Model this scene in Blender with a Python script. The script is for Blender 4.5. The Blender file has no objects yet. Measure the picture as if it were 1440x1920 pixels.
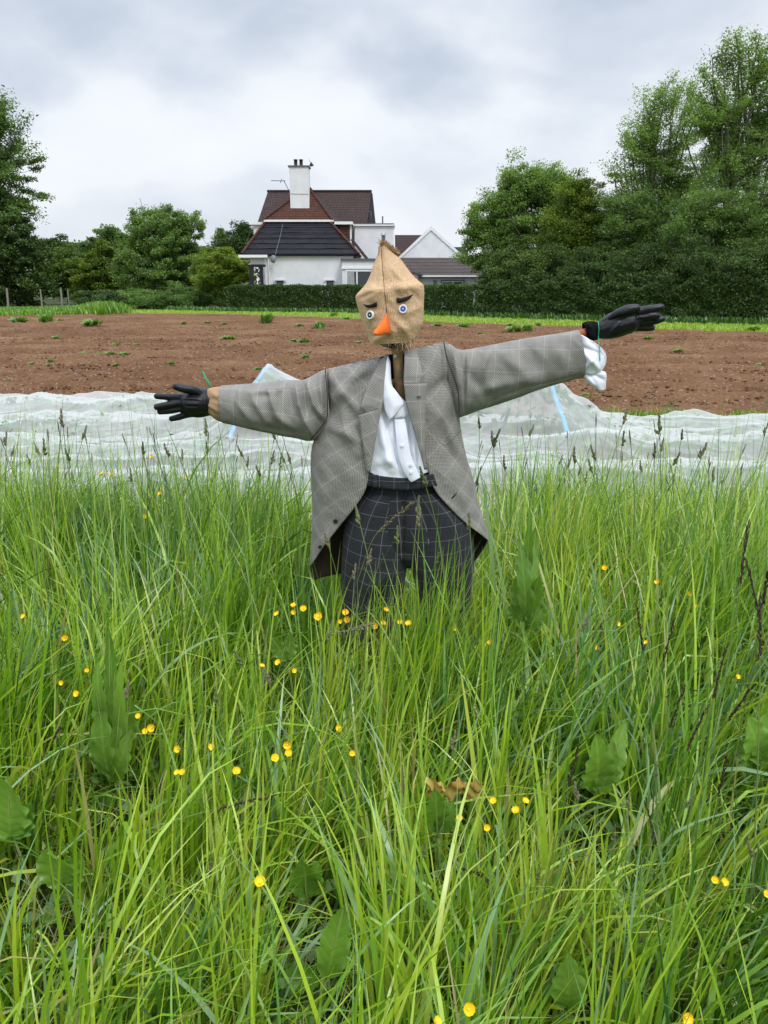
import bpy, bmesh, math, random
import numpy as np
from mathutils import Vector, Matrix
from math import radians, sin, cos, pi
random.seed(7); RNG = np.random.default_rng(11)
S = bpy.context.scene
COL = S.collection
# ------------------------------------------------------------ camera
F = 1387.0; PITCH = math.atan((960-542)/F); HC = 1.55
cam_d = bpy.data.cameras.new("camera"); cam = bpy.data.objects.new("camera", cam_d); COL.objects.link(cam)
cam.location = (0, 0, HC); cam.rotation_euler = (pi/2-PITCH, 0, 0)
cam_d.sensor_fit = 'VERTICAL'; cam_d.sensor_height = 36.0; cam_d.lens = F/1920*36.0
cam_d.clip_start = 0.05; cam_d.clip_end = 3000
S.camera = cam
S.render.resolution_x = 768; S.render.resolution_y = 1024
# ------------------------------------------------------------ world
SUN_EL, SUN_AZ = radians(52), radians(150)      # azimuth from +Y clockwise: behind the camera, right
W = bpy.data.worlds.new("World"); S.world = W; W.use_nodes = True
nt = W.node_tree; nt.nodes.clear()
def N(t, typ, **kw):
    n = t.nodes.new(typ)
    for k, v in kw.items():
        if k.startswith('i_'):
            key = k[2:]; key = int(key) if key.isdigit() else key.replace('_', ' ')
            n.inputs[key].default_value = v
        else: setattr(n, k, v)
    return n
def mth(t, op, a, b=None, c=None, clamp=False):
    n = t.nodes.new('ShaderNodeMath'); n.operation = op; n.use_clamp = clamp
    for i, v in enumerate((a, b, c)):
        if v is None: continue
        if hasattr(v, 'links'): t.links.new(v, n.inputs[i])
        else: n.inputs[i].default_value = v
    return n.outputs[0]
def ramp(t, fac, stops, interp='LINEAR'):
    n = t.nodes.new('ShaderNodeValToRGB'); n.color_ramp.interpolation = interp
    e = n.color_ramp.elements
    while len(e) < len(stops): e.new(0.5)
    for el, (p, c) in zip(e, stops):
        el.position = p; el.color = (*c, 1) if len(c) == 3 else c
    t.links.new(fac, n.inputs[0]); return n.outputs[0]
def mixc(t, fac, a, b, blend='MIX'):
    n = t.nodes.new('ShaderNodeMix'); n.data_type = 'RGBA'; n.blend_type = blend
    for i, v in ((0, fac), (6, a), (7, b)):
        if hasattr(v, 'links'): t.links.new(v, n.inputs[i])
        elif isinstance(v, (tuple, list)): n.inputs[i].default_value = (*v, 1) if len(v) == 3 else v
        else: n.inputs[i].default_value = v
    return n.outputs[2]
tc = N(nt, 'ShaderNodeTexCoord'); sp = N(nt, 'ShaderNodeSeparateXYZ'); nt.links.new(tc.outputs['Generated'], sp.inputs[0])
zc = mth(nt, 'MAXIMUM', sp.outputs[2], 0.0)
den = mth(nt, 'ADD', zc, 0.30)
cb = N(nt, 'ShaderNodeCombineXYZ')
nt.links.new(mth(nt, 'DIVIDE', sp.outputs[0], den), cb.inputs[0]); nt.links.new(mth(nt, 'DIVIDE', sp.outputs[1], den), cb.inputs[1])
n1 = N(nt, 'ShaderNodeTexNoise', i_Scale=2.6, i_Detail=4.0, i_Roughness=0.45, i_Distortion=0.5)
mp = N(nt, 'ShaderNodeMapping'); mp.inputs['Location'].default_value = (3.1, 7.4, 0.35); nt.links.new(tc.outputs['Generated'], mp.inputs[0]); mp.inputs['Scale'].default_value = (1, 1, 1.75); nt.links.new(mp.outputs[0], n1.inputs[0])
n2 = N(nt, 'ShaderNodeTexNoise', i_Scale=5.5, i_Detail=5.0, i_Roughness=0.5); nt.links.new(mp.outputs[0], n2.inputs[0])
cl = mth(nt, 'ADD', mth(nt, 'MULTIPLY', n1.outputs[0], 0.68), mth(nt, 'MULTIPLY', n2.outputs[0], 0.32))
cloud = ramp(nt, cl, [(0.41, (0.48, 0.55, 0.66)), (0.475, (0.585, 0.65, 0.75)), (0.535, (0.70, 0.755, 0.84)), (0.59, (0.84, 0.88, 0.935)), (0.68, (0.90, 0.925, 0.96))])
# brighter towards the zenith as under any overcast sky; a bright band low down
zen = mth(nt, 'ADD', 1.0, mth(nt, 'MULTIPLY', mth(nt, 'POWER', mth(nt, 'MAXIMUM', mth(nt, 'SUBTRACT', zc, 0.30), 0.0), 1.0), 3.5))
low = mth(nt, 'MULTIPLY', mth(nt, 'SUBTRACT', 1.0, mth(nt, 'MULTIPLY', zc, 5.5), clamp=True), 0.7, clamp=True)
cloud = mixc(nt, low, cloud, (0.86, 0.88, 0.92))
sky = N(nt, 'ShaderNodeTexSky', sky_type='NISHITA', sun_disc=False, sun_elevation=SUN_EL, sun_rotation=SUN_AZ)
skys = mixc(nt, 1.0, sky.outputs[0], (0.09, 0.09, 0.09), 'MULTIPLY')
vm = N(nt, 'ShaderNodeVectorMath', operation='SCALE'); nt.links.new(cloud, vm.inputs[0]); nt.links.new(zen, vm.inputs[3])
tot = mixc(nt, 0.93, skys, vm.outputs[0])
bg = N(nt, 'ShaderNodeBackground', i_Strength=1.0); nt.links.new(tot, bg.inputs[0])
wo = N(nt, 'ShaderNodeOutputWorld'); nt.links.new(bg.outputs[0], wo.inputs[0])
W.cycles.sampling_method = 'MANUAL'; W.cycles.sample_map_resolution = 512
sd = bpy.data.lights.new("sun", 'SUN'); sd.energy = 1.35; sd.angle = radians(14); sd.color = (1, 0.96, 0.9)
so = bpy.data.objects.new("sun", sd); COL.objects.link(so)
so.rotation_euler = (pi/2-SUN_EL, 0, pi-SUN_AZ)
S.view_settings.view_transform = 'Standard'; S.view_settings.look = 'None'; S.view_settings.exposure = 0.13; S.view_settings.gamma = 1
S.cycles.max_bounces = 8; S.cycles.transparent_max_bounces = 12; S.cycles.use_adaptive_sampling = True
S.cycles.diffuse_bounces = 3; S.cycles.transmission_bounces = 5

# ------------------------------------------------------------ helpers
cp, sp_ = cos(PITCH), sin(PITCH)
def P(px, py, Y):
    x = (px-720)/F; v = (960-py)/F
    t = Y/(cp+v*sp_)
    return np.array([x*t, Y, HC+(-sp_+v*cp)*t])
def G(px, py, z=0.0):
    x = (px-720)/F; v = (960-py)/F
    t = (z-HC)/(-sp_+v*cp)
    return np.array([x*t, (cp+v*sp_)*t, z])
def proj(V):
    V = np.asarray(V, float).reshape(-1, 3)
    y = V[:, 1]; z = V[:, 2]-HC
    d = y*cp - z*sp_; u = y*sp_ + z*cp
    return np.stack([720+F*V[:, 0]/d, 960-F*u/d], 1)
def hsh(ix, iy, s):
    h = (ix.astype(np.int64)*374761393 + iy.astype(np.int64)*668265263 + s*982451653) & 0xffffffff
    h = ((h ^ (h >> 13))*1274126177) & 0xffffffff
    return ((h ^ (h >> 16)) & 0xffff)/65535.0
def vn(x, y, s=0):
    x = np.asarray(x, float); y = np.asarray(y, float)
    ix = np.floor(x); iy = np.floor(y); fx = x-ix; fy = y-iy
    fx = fx*fx*(3-2*fx); fy = fy*fy*(3-2*fy)
    a = hsh(ix, iy, s); b = hsh(ix+1, iy, s); c = hsh(ix, iy+1, s); d = hsh(ix+1, iy+1, s)
    return (a*(1-fx)+b*fx)*(1-fy)+(c*(1-fx)+d*fx)*fy
def fbm(x, y, s=0, o=4):
    r = 0; a = 0.5
    for i in range(o):
        r = r + a*(vn(x, y, s+i*17)-0.5); x = x*2.03+5.1; y = y*2.03+1.7; a *= 0.5
    return r
def mesh(name, V, Fc, mat=None, parent=None, smooth=True, attrs=None, uv=None):
    """V Nx3, Fc a list of index arrays (each MxK)"""
    V = np.asarray(V, np.float32)
    if not isinstance(Fc, (list, tuple)): Fc = [Fc]
    Fc = [np.asarray(f, np.int32) for f in Fc if len(f)]
    me = bpy.data.meshes.new(name)
    me.vertices.add(len(V)); me.vertices.foreach_set('co', V.ravel())
    lv = np.concatenate([f.ravel() for f in Fc]); ln = np.concatenate([np.full(len(f), f.shape[1], np.int32) for f in Fc])
    st = np.concatenate([[0], np.cumsum(ln)[:-1]]).astype(np.int32)
    me.loops.add(len(lv)); me.loops.foreach_set('vertex_index', lv)
    me.polygons.add(len(ln)); me.polygons.foreach_set('loop_start', st); me.polygons.foreach_set('loop_total', ln)
    me.polygons.foreach_set('use_smooth', np.full(len(ln), bool(smooth)))
    for k, a in (attrs or {}).items():
        at = me.attributes.new(k, 'FLOAT', 'POINT'); at.data.foreach_set('value', np.asarray(a, np.float32))
    if uv is not None:
        ul = me.uv_layers.new(name='UVMap'); ul.data.foreach_set('uv', np.asarray(uv, np.float32)[lv].ravel())
    me.update(calc_edges=True)
    o = bpy.data.objects.new(name, me); COL.objects.link(o)
    if mat: me.materials.append(mat)
    if parent: o.parent = parent; o.matrix_parent_inverse = Matrix.Translation(-world_loc(parent))
    return o
def world_loc(p):
    if p.parent is None: return Vector(p.location)
    return world_loc(p.parent) + p.matrix_parent_inverse.translation + Vector(p.location)
def tag(o, label=None, cat=None, group=None, kind=None):
    if label: o['label'] = label
    if cat: o['category'] = cat
    if group: o['group'] = group
    if kind: o['kind'] = kind
    return o
def empty(name, loc, label, cat, group=None):
    o = bpy.data.objects.new(name, None); COL.objects.link(o); o.location = tuple(float(v) for v in loc); o.empty_display_size = 0.1
    return tag(o, label, cat, group)
def copy_tree(o, parent=None):
    c = o.copy(); COL.objects.link(c); c.parent = parent
    for ch in list(o.children): copy_tree(ch, c)
    return c
def grid_faces(nv, nu, wrap=False, off=0):
    i = np.arange(nv-1)[:, None]; j = np.arange(nu if wrap else nu-1)[None, :]
    j2 = (j+1) % nu
    a = i*nu+j; b = i*nu+j2; c = (i+1)*nu+j2; d = (i+1)*nu+j
    return np.stack([a+0*b, b, c, d], -1).reshape(-1, 4)+off
def crom(C, n):
    """Catmull-Rom through rows of array C (k,...) at n samples"""
    C = np.asarray(C, float); k = len(C)
    if k == 2:
        s = np.linspace(0, 1, n).reshape((-1,)+(1,)*(C.ndim-1)); return C[0]*(1-s)+C[1]*s
    E = np.concatenate([[2*C[0]-C[1]], C, [2*C[-1]-C[-2]]])
    u = np.linspace(0, k-1, n); i = np.minimum(u.astype(int), k-2); f = (u-i).reshape((-1,)+(1,)*(C.ndim-1))
    p0, p1, p2, p3 = E[i], E[i+1], E[i+2], E[i+3]
    return 0.5*((2*p1)+(-p0+p2)*f+(2*p0-5*p1+4*p2-p3)*f**2+(-p0+3*p1-3*p2+p3)*f**3)
def segd(Q, a, b):
    a = np.array(a, float); b = np.array(b, float); ab = b-a
    t = np.clip(((Q-a)@ab)/(ab@ab), 0, 1)
    return np.hypot(*(Q-(a+t[:, None]*ab)).T), t
FA = 1.5
def folds(V, fl, front=None):
    """push vertices towards the viewer along listed crease lines (x1,y1,x2,y2,width,amp)"""
    Q = proj(V); d = np.zeros(len(V))
    for x1, y1, x2, y2, w, a in fl:
        ds, t = segd(Q, (x1, y1), (x2, y2))
        d += FA*a*np.exp(-(ds/w)**2)*(0.35+0.65*np.sin(pi*np.clip(t*0.9+0.05, 0, 1)))
    if front is not None: d = d*front
    V = V.copy(); V[:, 1] -= d
    return V
def ring_loft(rows, nv, nu, exp=1.0, opened=False, rot=0.0, uvs=1.0, yc=2.6):
    """rows: ax,ay,bx,by,Y,df,db[,o1,o2]  A=left/top silhouette point, B=right/bottom"""
    R = crom(np.array(rows, float), nv)
    if opened:
        c = (R[:, 0]+R[:, 2])/2; h = (R[:, 0]-R[:, 2])/2
        x1 = (R[:, 7]-c)/h; x2 = (R[:, 8]-c)/h
        t1 = np.where(x1 > 1, -(x1-1)*2.0, np.arccos(np.clip(x1, -1, 1)))
        t2 = np.where(x2 < -1, pi+(-x2-1)*2.0, np.arccos(np.clip(x2, -1, 1)))
        s = np.linspace(0, 1, nu)
        T = t2[:, None]+(2*pi+t1-t2)[:, None]*s[None, :]
    else:
        T = np.repeat(np.linspace(0, 2*pi, nu, endpoint=False)[None, :], nv, 0)
    V = np.zeros((nv, T.shape[1], 3)); uv = np.zeros((nv, T.shape[1], 2)); fr = np.zeros((nv, T.shape[1]))
    L = 0; prev = None; RM = np.mean([np.linalg.norm(P(*q[[0, 1, 4]])-P(*q[[2, 3, 4]]))/4+(q[5]+q[6])/4 for q in R[::8]])
    for i in range(nv):
        ax, ay, bx, by, Y, df, db = R[i, :7]
        A = P(ax, ay, Y); B = P(bx, by, Y); C = (A+B)/2; H = (A-B)/2
        ct = np.cos(T[i]); st = np.sin(T[i])
        ct = np.sign(ct)*np.abs(ct)**exp; st = np.sign(st)*np.abs(st)**exp
        V[i] = C+ct[:, None]*H
        V[i, :, 1] += np.where(st > 0, -df*st, -db*st)
        fr[i] = np.clip(st*1.5, 0, 1)
        if prev is not None: L += np.linalg.norm(C-prev)
        prev = C
        r = (np.linalg.norm(H)+(df+db)/2)/2
        tt = (T[i] if not opened else T[i])
        uv[i, :, 0] = (tt-pi/2)*RM; uv[i, :, 1] = L
    if rot:
        c, s_ = cos(rot), sin(rot); u, v = uv[..., 0].copy(), uv[..., 1].copy()
        uv[..., 0] = u*c-v*s_; uv[..., 1] = u*s_+v*c
    fc = grid_faces(nv, T.shape[1], wrap=not opened); VV = V.reshape(-1, 3); q = fc[len(fc)//2-T.shape[1]//4:len(fc)//2+T.shape[1]//4+1]
    nm = np.cross(VV[q[:, 1]]-VV[q[:, 0]], VV[q[:, 3]]-VV[q[:, 0]]); cc = V[nv//2].mean(0); cc[1] = 2.62
    if (nm*(VV[q].mean(1)-cc)).sum() < 0: fc = fc[:, ::-1]
    return VV, fc, uv.reshape(-1, 2), fr.reshape(-1)
def patch(rows, nv, nu, rot=0.0, bil=False):
    """rows of (px,py,Y) control points -> sheet"""
    C = np.array(rows, float)
    if bil:
        D = np.stack([np.stack([np.interp(np.linspace(0, 1, nu), np.linspace(0, 1, C.shape[1]), C[i, :, k]) for k in range(3)], -1) for i in range(C.shape[0])])
        D = np.stack([np.stack([np.interp(np.linspace(0, 1, nv), np.linspace(0, 1, C.shape[0]), D[:, j, k]) for k in range(3)], -1) for j in range(nu)], 1)
    else:
        D = crom(C, nv); D = np.swapaxes(crom(np.swapaxes(D, 0, 1), nu), 0, 1)
    V = np.array([[P(*q) for q in r] for r in D])
    uv = np.zeros((nv, nu, 2))
    uv[..., 0] = V[..., 0]; uv[..., 1] = -V[..., 2]
    if rot:
        c, s_ = cos(rot), sin(rot); u, v = uv[..., 0].copy(), uv[..., 1].copy()
        uv[..., 0] = u*c-v*s_; uv[..., 1] = u*s_+v*c
    return V.reshape(-1, 3), grid_faces(nv, nu), uv.reshape(-1, 2)
def tubes(paths, radii, n=6):
    """list of (k,3) polylines with (k,) radii -> V,F"""
    Vs, Fs, off = [], [], 0
    an = np.linspace(0, 2*pi, n, endpoint=False)
    for p, r in zip(paths, radii):
        p = np.asarray(p, float); k = len(p); r = np.broadcast_to(r, (k,))
        d = np.gradient(p, axis=0); d /= (np.linalg.norm(d, axis=1, keepdims=True)+1e-9)
        ref = np.array([0.0, 0.0, 1.0]) if abs(d[:, 2]).mean() < 0.8 else np.array([1.0, 0.0, 0.0])
        a = np.cross(d, ref); a /= (np.linalg.norm(a, axis=1, keepdims=True)+1e-9); b = np.cross(d, a)
        V = p[:, None]+r[:, None, None]*(np.cos(an)[None, :, None]*a[:, None]+np.sin(an)[None, :, None]*b[:, None])
        Vs.append(V.reshape(-1, 3)); Fs.append(grid_faces(k, n, True, off)); off += k*n
        # end caps
        Fs.append(np.array([[off-k*n+i for i in range(n)][::-1]])) if n == 4 else None
        off = off
    return np.concatenate(Vs), np.concatenate([f for f in Fs if f is not None and f.shape[1] == 4])
def tube_obj(name, paths, radii, mat, parent=None, n=8):
    V, Fc = tubes(paths, radii, n); return mesh(name, V, Fc, mat, parent)
def disc(name, g, nrm, prof, mat, parent, n=24):
    nrm = np.array(nrm, float)/np.linalg.norm(nrm); a = np.cross(nrm, [0, 0, 1.]); a /= np.linalg.norm(a); b = np.cross(nrm, a); an = np.linspace(0, 2*pi, n, endpoint=False)
    V = np.array([g+nrm*h+r*(cos(q)*a+sin(q)*b) for h, r in prof for q in an]); return mesh(name, V, grid_faces(len(prof), n, True), mat, parent)
def solid(o, th, off=-1, mat=None):
    m = o.modifiers.new('thickness', 'SOLIDIFY'); m.thickness = th; m.offset = off
    if mat: o.data.materials.append(mat); m.material_offset = 1
    return o
def subsurf(o, n=1):
    m = o.modifiers.new('smooth', 'SUBSURF'); m.levels = n; m.render_levels = n; return o
def boxm(x0, x1, y0, y1, z0, z1):
    V = np.array([[x, y, z] for z in (z0, z1) for y in (y0, y1) for x in (x0, x1)], float)
    return V, np.array([[0, 2, 3, 1], [4, 5, 7, 6], [0, 1, 5, 4], [2, 6, 7, 3], [0, 4, 6, 2], [1, 3, 7, 5]])
def boxes(name, bl, mat, parent=None, bevel=0.0):
    Vs, Fs, o = [], [], 0
    for b in bl:
        V, f = boxm(*b); Vs.append(V); Fs.append(f+o); o += 8
    ob = mesh(name, np.concatenate(Vs), np.concatenate(Fs), mat, parent, smooth=False)
    if bevel:
        m = ob.modifiers.new('bevel', 'BEVEL'); m.width = bevel; m.segments = 1
    return ob
def slab(name, pts, th, mat, parent=None, uvscale=None):
    """planar polygon thickened towards its back side"""
    pts = np.array(pts, float); n = np.cross(pts[1]-pts[0], pts[2]-pts[0]); n /= np.linalg.norm(n)
    if (n[1] > 0 if abs(n[1]) > .1 else n[2] < 0): n = -n; pts = pts[::-1]
    k = len(pts); V = np.concatenate([pts, pts-n*th])
    fs = [np.array([list(range(k))]), np.array([list(range(2*k-1, k-1, -1))]), np.array([[i, i+k, (i+1) % k+k, (i+1) % k] for i in range(k)])]
    return mesh(name, V, fs, mat, parent, smooth=False)

# ------------------------------------------------------------ materials
def newmat(name):
    m = bpy.data.materials.new(name); m.use_nodes = True; t = m.node_tree; t.nodes.clear()
    o = N(t, 'ShaderNodeOutputMaterial'); return m, t, o
def pbr(name, col=(0.5, 0.5, 0.5), rough=0.8, spec=0.3, noise=None, bump=None, coords='Object', metal=0.0, sheen=0.0):
    """noise=(scale, amount[, col2]); bump=(scale, strength, dist)"""
    m, t, o = newmat(name)
    b = N(t, 'ShaderNodeBsdfPrincipled', i_Roughness=rough, i_Metallic=metal); b.inputs['Specular IOR Level'].default_value = spec
    if sheen: b.inputs['Sheen Weight'].default_value = sheen
    tcn = N(t, 'ShaderNodeTexCoord')
    if noise:
        n = N(t, 'ShaderNodeTexNoise', i_Scale=noise[0], i_Detail=5.0, i_Roughness=0.6); t.links.new(tcn.outputs[coords], n.inputs[0])
        c2 = noise[2] if len(noise) > 2 else tuple(c*(1-noise[1]) for c in col)
        r = ramp(t, n.outputs[0], [(0.3, c2), (0.7, col)]); t.links.new(r, b.inputs['Base Color'])
    else: b.inputs['Base Color'].default_value = (*col, 1)
    if bump:
        n = N(t, 'ShaderNodeTexNoise', i_Scale=bump[0], i_Detail=4.0); t.links.new(tcn.outputs[coords], n.inputs[0])
        bp = N(t, 'ShaderNodeBump', i_Strength=bump[1], i_Distance=bump[2]); t.links.new(n.outputs[0], bp.inputs['Height']); t.links.new(bp.outputs[0], b.inputs['Normal'])
    t.links.new(b.outputs[0], o.inputs[0]); return m
def leafmat(name, stops, trans=0.4, gloss=0.06, rough=0.45, attr='tint', vein=None, along=None):
    m, t, o = newmat(name)
    a = N(t, 'ShaderNodeAttribute', attribute_name=attr)
    c = ramp(t, a.outputs['Fac'], stops)
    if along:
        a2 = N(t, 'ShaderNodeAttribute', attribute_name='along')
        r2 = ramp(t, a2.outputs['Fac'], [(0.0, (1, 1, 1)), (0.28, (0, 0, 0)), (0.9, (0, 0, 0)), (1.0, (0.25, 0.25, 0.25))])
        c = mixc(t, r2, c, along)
    if vein:
        tcn = N(t, 'ShaderNodeTexCoord'); n = N(t, 'ShaderNodeTexNoise', i_Scale=vein, i_Detail=3.0); t.links.new(tcn.outputs['Object'], n.inputs[0])
        c = mixc(t, mth(t, 'MULTIPLY', n.outputs[0], 0.5), c, (0.02, 0.04, 0.01))
    d = N(t, 'ShaderNodeBsdfDiffuse'); tr = N(t, 'ShaderNodeBsdfTranslucent'); t.links.new(c, d.inputs[0])
    ct = mixc(t, 1.0, c, (1.25, 1.15, 0.55), 'MULTIPLY'); t.links.new(ct, tr.inputs[0])
    mx = N(t, 'ShaderNodeMixShader', i_0=trans); t.links.new(d.outputs[0], mx.inputs[1]); t.links.new(tr.outputs[0], mx.inputs[2])
    g = N(t, 'ShaderNodeBsdfGlossy', i_Roughness=rough); g.inputs[0].default_value = (1, 1, 1, 1)
    mx2 = N(t, 'ShaderNodeMixShader', i_0=gloss*(.35 if name.startswith('leaf') else 1)); t.links.new(mx.outputs[0], mx2.inputs[1]); t.links.new(g.outputs[0], mx2.inputs[2])
    t.links.new(mx2.outputs[0], o.inputs[0]); return m
def line(t, c, spacing, width, off=0.0):
    return mth(t, 'LESS_THAN', mth(t, 'FRACT', mth(t, 'ADD', mth(t, 'DIVIDE', c, spacing), off)), width/spacing)
def tweed(name, base, dark, pane, sp1, sp2, w, chk=0.0045, amt=0.55, paneamt=0.55):
    m, t, o = newmat(name)
    uvn = N(t, 'ShaderNodeUVMap'); s = N(t, 'ShaderNodeSeparateXYZ'); 
    wn = N(t, 'ShaderNodeTexNoise', i_Scale=9.0, i_Detail=2.0); t.links.new(uvn.outputs[0], wn.inputs[0])
    wv = N(t, 'ShaderNodeVectorMath', operation='MULTIPLY_ADD'); t.links.new(wn.outputs['Color'], wv.inputs[0]); wv.inputs[1].default_value = (0.012, 0.012, 0); t.links.new(uvn.outputs[0], wv.inputs[2])
    t.links.new(wv.outputs[0], s.inputs[0]); u, v = s.outputs[0], s.outputs[1]
    su = mth(t, 'SINE', mth(t, 'MULTIPLY', u, 2*pi/chk)); sv = mth(t, 'SINE', mth(t, 'MULTIPLY', v, 2*pi/chk))
    ck = mth(t, 'ADD', 0.5, mth(t, 'MULTIPLY', mth(t, 'MULTIPLY', su, sv), amt), clamp=True)
    # broader blocks of darker check, as in glen plaid
    bu = mth(t, 'SINE', mth(t, 'MULTIPLY', u, 2*pi/sp1)); bv = mth(t, 'SINE', mth(t, 'MULTIPLY', v, 2*pi/sp2))
    blk = mth(t, 'MULTIPLY', mth(t, 'ADD', mth(t, 'GREATER_THAN', bu, 0.0), mth(t, 'GREATER_THAN', bv, 0.0)), 0.05)
    nz = N(t, 'ShaderNodeTexNoise', i_Scale=420.0, i_Detail=2.0); t.links.new(uvn.outputs[0], nz.inputs[0])
    f = mth(t, 'ADD', mth(t, 'SUBTRACT', ck, blk), mth(t, 'MULTIPLY', mth(t, 'SUBTRACT', nz.outputs[0], 0.5), 0.5), clamp=True)
    c = mixc(t, f, dark, base)
    ln = mth(t, 'MAXIMUM', line(t, u, sp1, w, 0.2), line(t, v, sp2, w, 0.35))
    c = mixc(t, mth(t, 'MULTIPLY', ln, paneamt), c, pane)
    b = N(t, 'ShaderNodeBsdfPrincipled', i_Roughness=0.92); b.inputs['Specular IOR Level'].default_value = 0.15; b.inputs['Sheen Weight'].default_value = 0.08
    t.links.new(c, b.inputs['Base Color'])
    n = N(t, 'ShaderNodeTexNoise', i_Scale=22.0, i_Detail=4.0, i_Roughness=0.55); t.links.new(uvn.outputs[0], n.inputs[0])
    h = mth(t, 'ADD', mth(t, 'MULTIPLY', n.outputs[0], 1.0), mth(t, 'MULTIPLY', nz.outputs[0], 0.06))
    bp = N(t, 'ShaderNodeBump', i_Strength=0.7, i_Distance=0.007); t.links.new(h, bp.inputs['Height']); t.links.new(bp.outputs[0], b.inputs['Normal'])
    t.links.new(b.outputs[0], o.inputs[0]); return m
def burlap(name):
    m, t, o = newmat(name)
    uvn = N(t, 'ShaderNodeUVMap'); s = N(t, 'ShaderNodeSeparateXYZ')
    wn = N(t, 'ShaderNodeTexNoise', i_Scale=30.0, i_Detail=2.0); t.links.new(uvn.outputs[0], wn.inputs[0])
    wv = N(t, 'ShaderNodeVectorMath', operation='MULTIPLY_ADD'); t.links.new(wn.outputs['Color'], wv.inputs[0]); wv.inputs[1].default_value = (0.003, 0.003, 0); t.links.new(uvn.outputs[0], wv.inputs[2])
    t.links.new(wv.outputs[0], s.inputs[0])
    k = 0.0033
    su = mth(t, 'ABSOLUTE', mth(t, 'SINE', mth(t, 'MULTIPLY', s.outputs[0], pi/k))); sv = mth(t, 'ABSOLUTE', mth(t, 'SINE', mth(t, 'MULTIPLY', s.outputs[1], pi/k)))
    w = mth(t, 'MULTIPLY', su, sv)
    nz = N(t, 'ShaderNodeTexNoise', i_Scale=160.0, i_Detail=3.0); t.links.new(uvn.outputs[0], nz.inputs[0])
    nb = N(t, 'ShaderNodeTexNoise', i_Scale=14.0, i_Detail=3.0); t.links.new(uvn.outputs[0], nb.inputs[0])
    f = mth(t, 'ADD', mth(t, 'MULTIPLY', w, 0.75), mth(t, 'MULTIPLY', mth(t, 'SUBTRACT', nz.outputs[0], 0.36), 1.1), clamp=True)
    c = mixc(t, f, (0.48, 0.29, 0.155), (0.95, 0.70, 0.44))
    c = mixc(t, mth(t, 'MULTIPLY', nb.outputs[0], 0.22), c, (0.40, 0.26, 0.13))
    b = N(t, 'ShaderNodeBsdfPrincipled', i_Roughness=0.95); b.inputs['Specular IOR Level'].default_value = 0.1; t.links.new(c, b.inputs['Base Color'])
    bp = N(t, 'ShaderNodeBump', i_Strength=0.8, i_Distance=0.002); t.links.new(mth(t, 'ADD', w, nz.outputs[0]), bp.inputs['Height']); t.links.new(bp.outputs[0], b.inputs['Normal'])
    t.links.new(b.outputs[0], o.inputs[0]); return m
def soilmat(name):
    m, t, o = newmat(name)
    tcn = N(t, 'ShaderNodeTexCoord')
    mpn = N(t, 'ShaderNodeMapping'); mpn.inputs['Scale'].default_value = (1, 1, 1); t.links.new(tcn.outputs['Object'], mpn.inputs[0])
    a = N(t, 'ShaderNodeTexNoise', i_Scale=0.35, i_Detail=6.0, i_Roughness=0.62); t.links.new(mpn.outputs[0], a.inputs[0])
    b1 = N(t, 'ShaderNodeTexNoise', i_Scale=13.0, i_Detail=7.0, i_Roughness=0.72); t.links.new(mpn.outputs[0], b1.inputs[0])
    v = N(t, 'ShaderNodeTexVoronoi', i_Scale=24.0); t.links.new(mpn.outputs[0], v.inputs[0])
    f = mth(t, 'ADD', mth(t, 'MULTIPLY', a.outputs[0], 0.55), mth(t, 'MULTIPLY', b1.outputs[0], 0.45))
    c = ramp(t, f, [(0.34, (0.095, 0.046, 0.023)), (0.5, (0.172, 0.089, 0.045)), (0.66, (0.28, 0.168, 0.095))])
    sepc = N(t, 'ShaderNodeSeparateXYZ'); t.links.new(v.outputs['Color'], sepc.inputs[0])
    c = mixc(t, mth(t, 'MULTIPLY', mth(t, 'GREATER_THAN', sepc.outputs[0], 0.955), 0.45), c, (0.42, 0.31, 0.24))
    b = N(t, 'ShaderNodeBsdfPrincipled', i_Roughness=0.95); b.inputs['Specular IOR Level'].default_value = 0.1; t.links.new(c, b.inputs['Base Color'])
    bp = N(t, 'ShaderNodeBump', i_Strength=1.0, i_Distance=0.05); t.links.new(mth(t, 'ADD', b1.outputs[0], mth(t, 'MULTIPLY', v.outputs['Distance'], 0.5)), bp.inputs['Height']); t.links.new(bp.outputs[0], b.inputs['Normal'])
    t.links.new(b.outputs[0], o.inputs[0]); return m
def covermat(name):
    m, t, o = newmat(name)
    tcn = N(t, 'ShaderNodeTexCoord')
    n = N(t, 'ShaderNodeTexNoise', i_Scale=3.0, i_Detail=5.0, i_Roughness=0.65); t.links.new(tcn.outputs['Object'], n.inputs[0])
    lw = N(t, 'ShaderNodeLayerWeight', i_Blend=0.35)
    d = N(t, 'ShaderNodeBsdfDiffuse'); d.inputs[0].default_value = (0.80, 0.81, 0.79, 1)
    tr = N(t, 'ShaderNodeBsdfTranslucent'); tr.inputs[0].default_value = (0.80, 0.81, 0.79, 1)
    mx = N(t, 'ShaderNodeMixShader', i_0=0.4); t.links.new(d.outputs[0], mx.inputs[1]); t.links.new(tr.outputs[0], mx.inputs[2])
    tp = N(t, 'ShaderNodeBsdfTransparent'); mx2 = N(t, 'ShaderNodeMixShader')
    op = mth(t, 'ADD', mth(t, 'MULTIPLY', lw.outputs['Facing'], 0.38), mth(t, 'ADD', 0.30, mth(t, 'MULTIPLY', n.outputs[0], 0.18)), clamp=True)
    t.links.new(op, mx2.inputs[0]); t.links.new(tp.outputs[0], mx2.inputs[1]); t.links.new(mx.outputs[0], mx2.inputs[2])
    t.links.new(mx2.outputs[0], o.inputs[0]); return m
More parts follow.
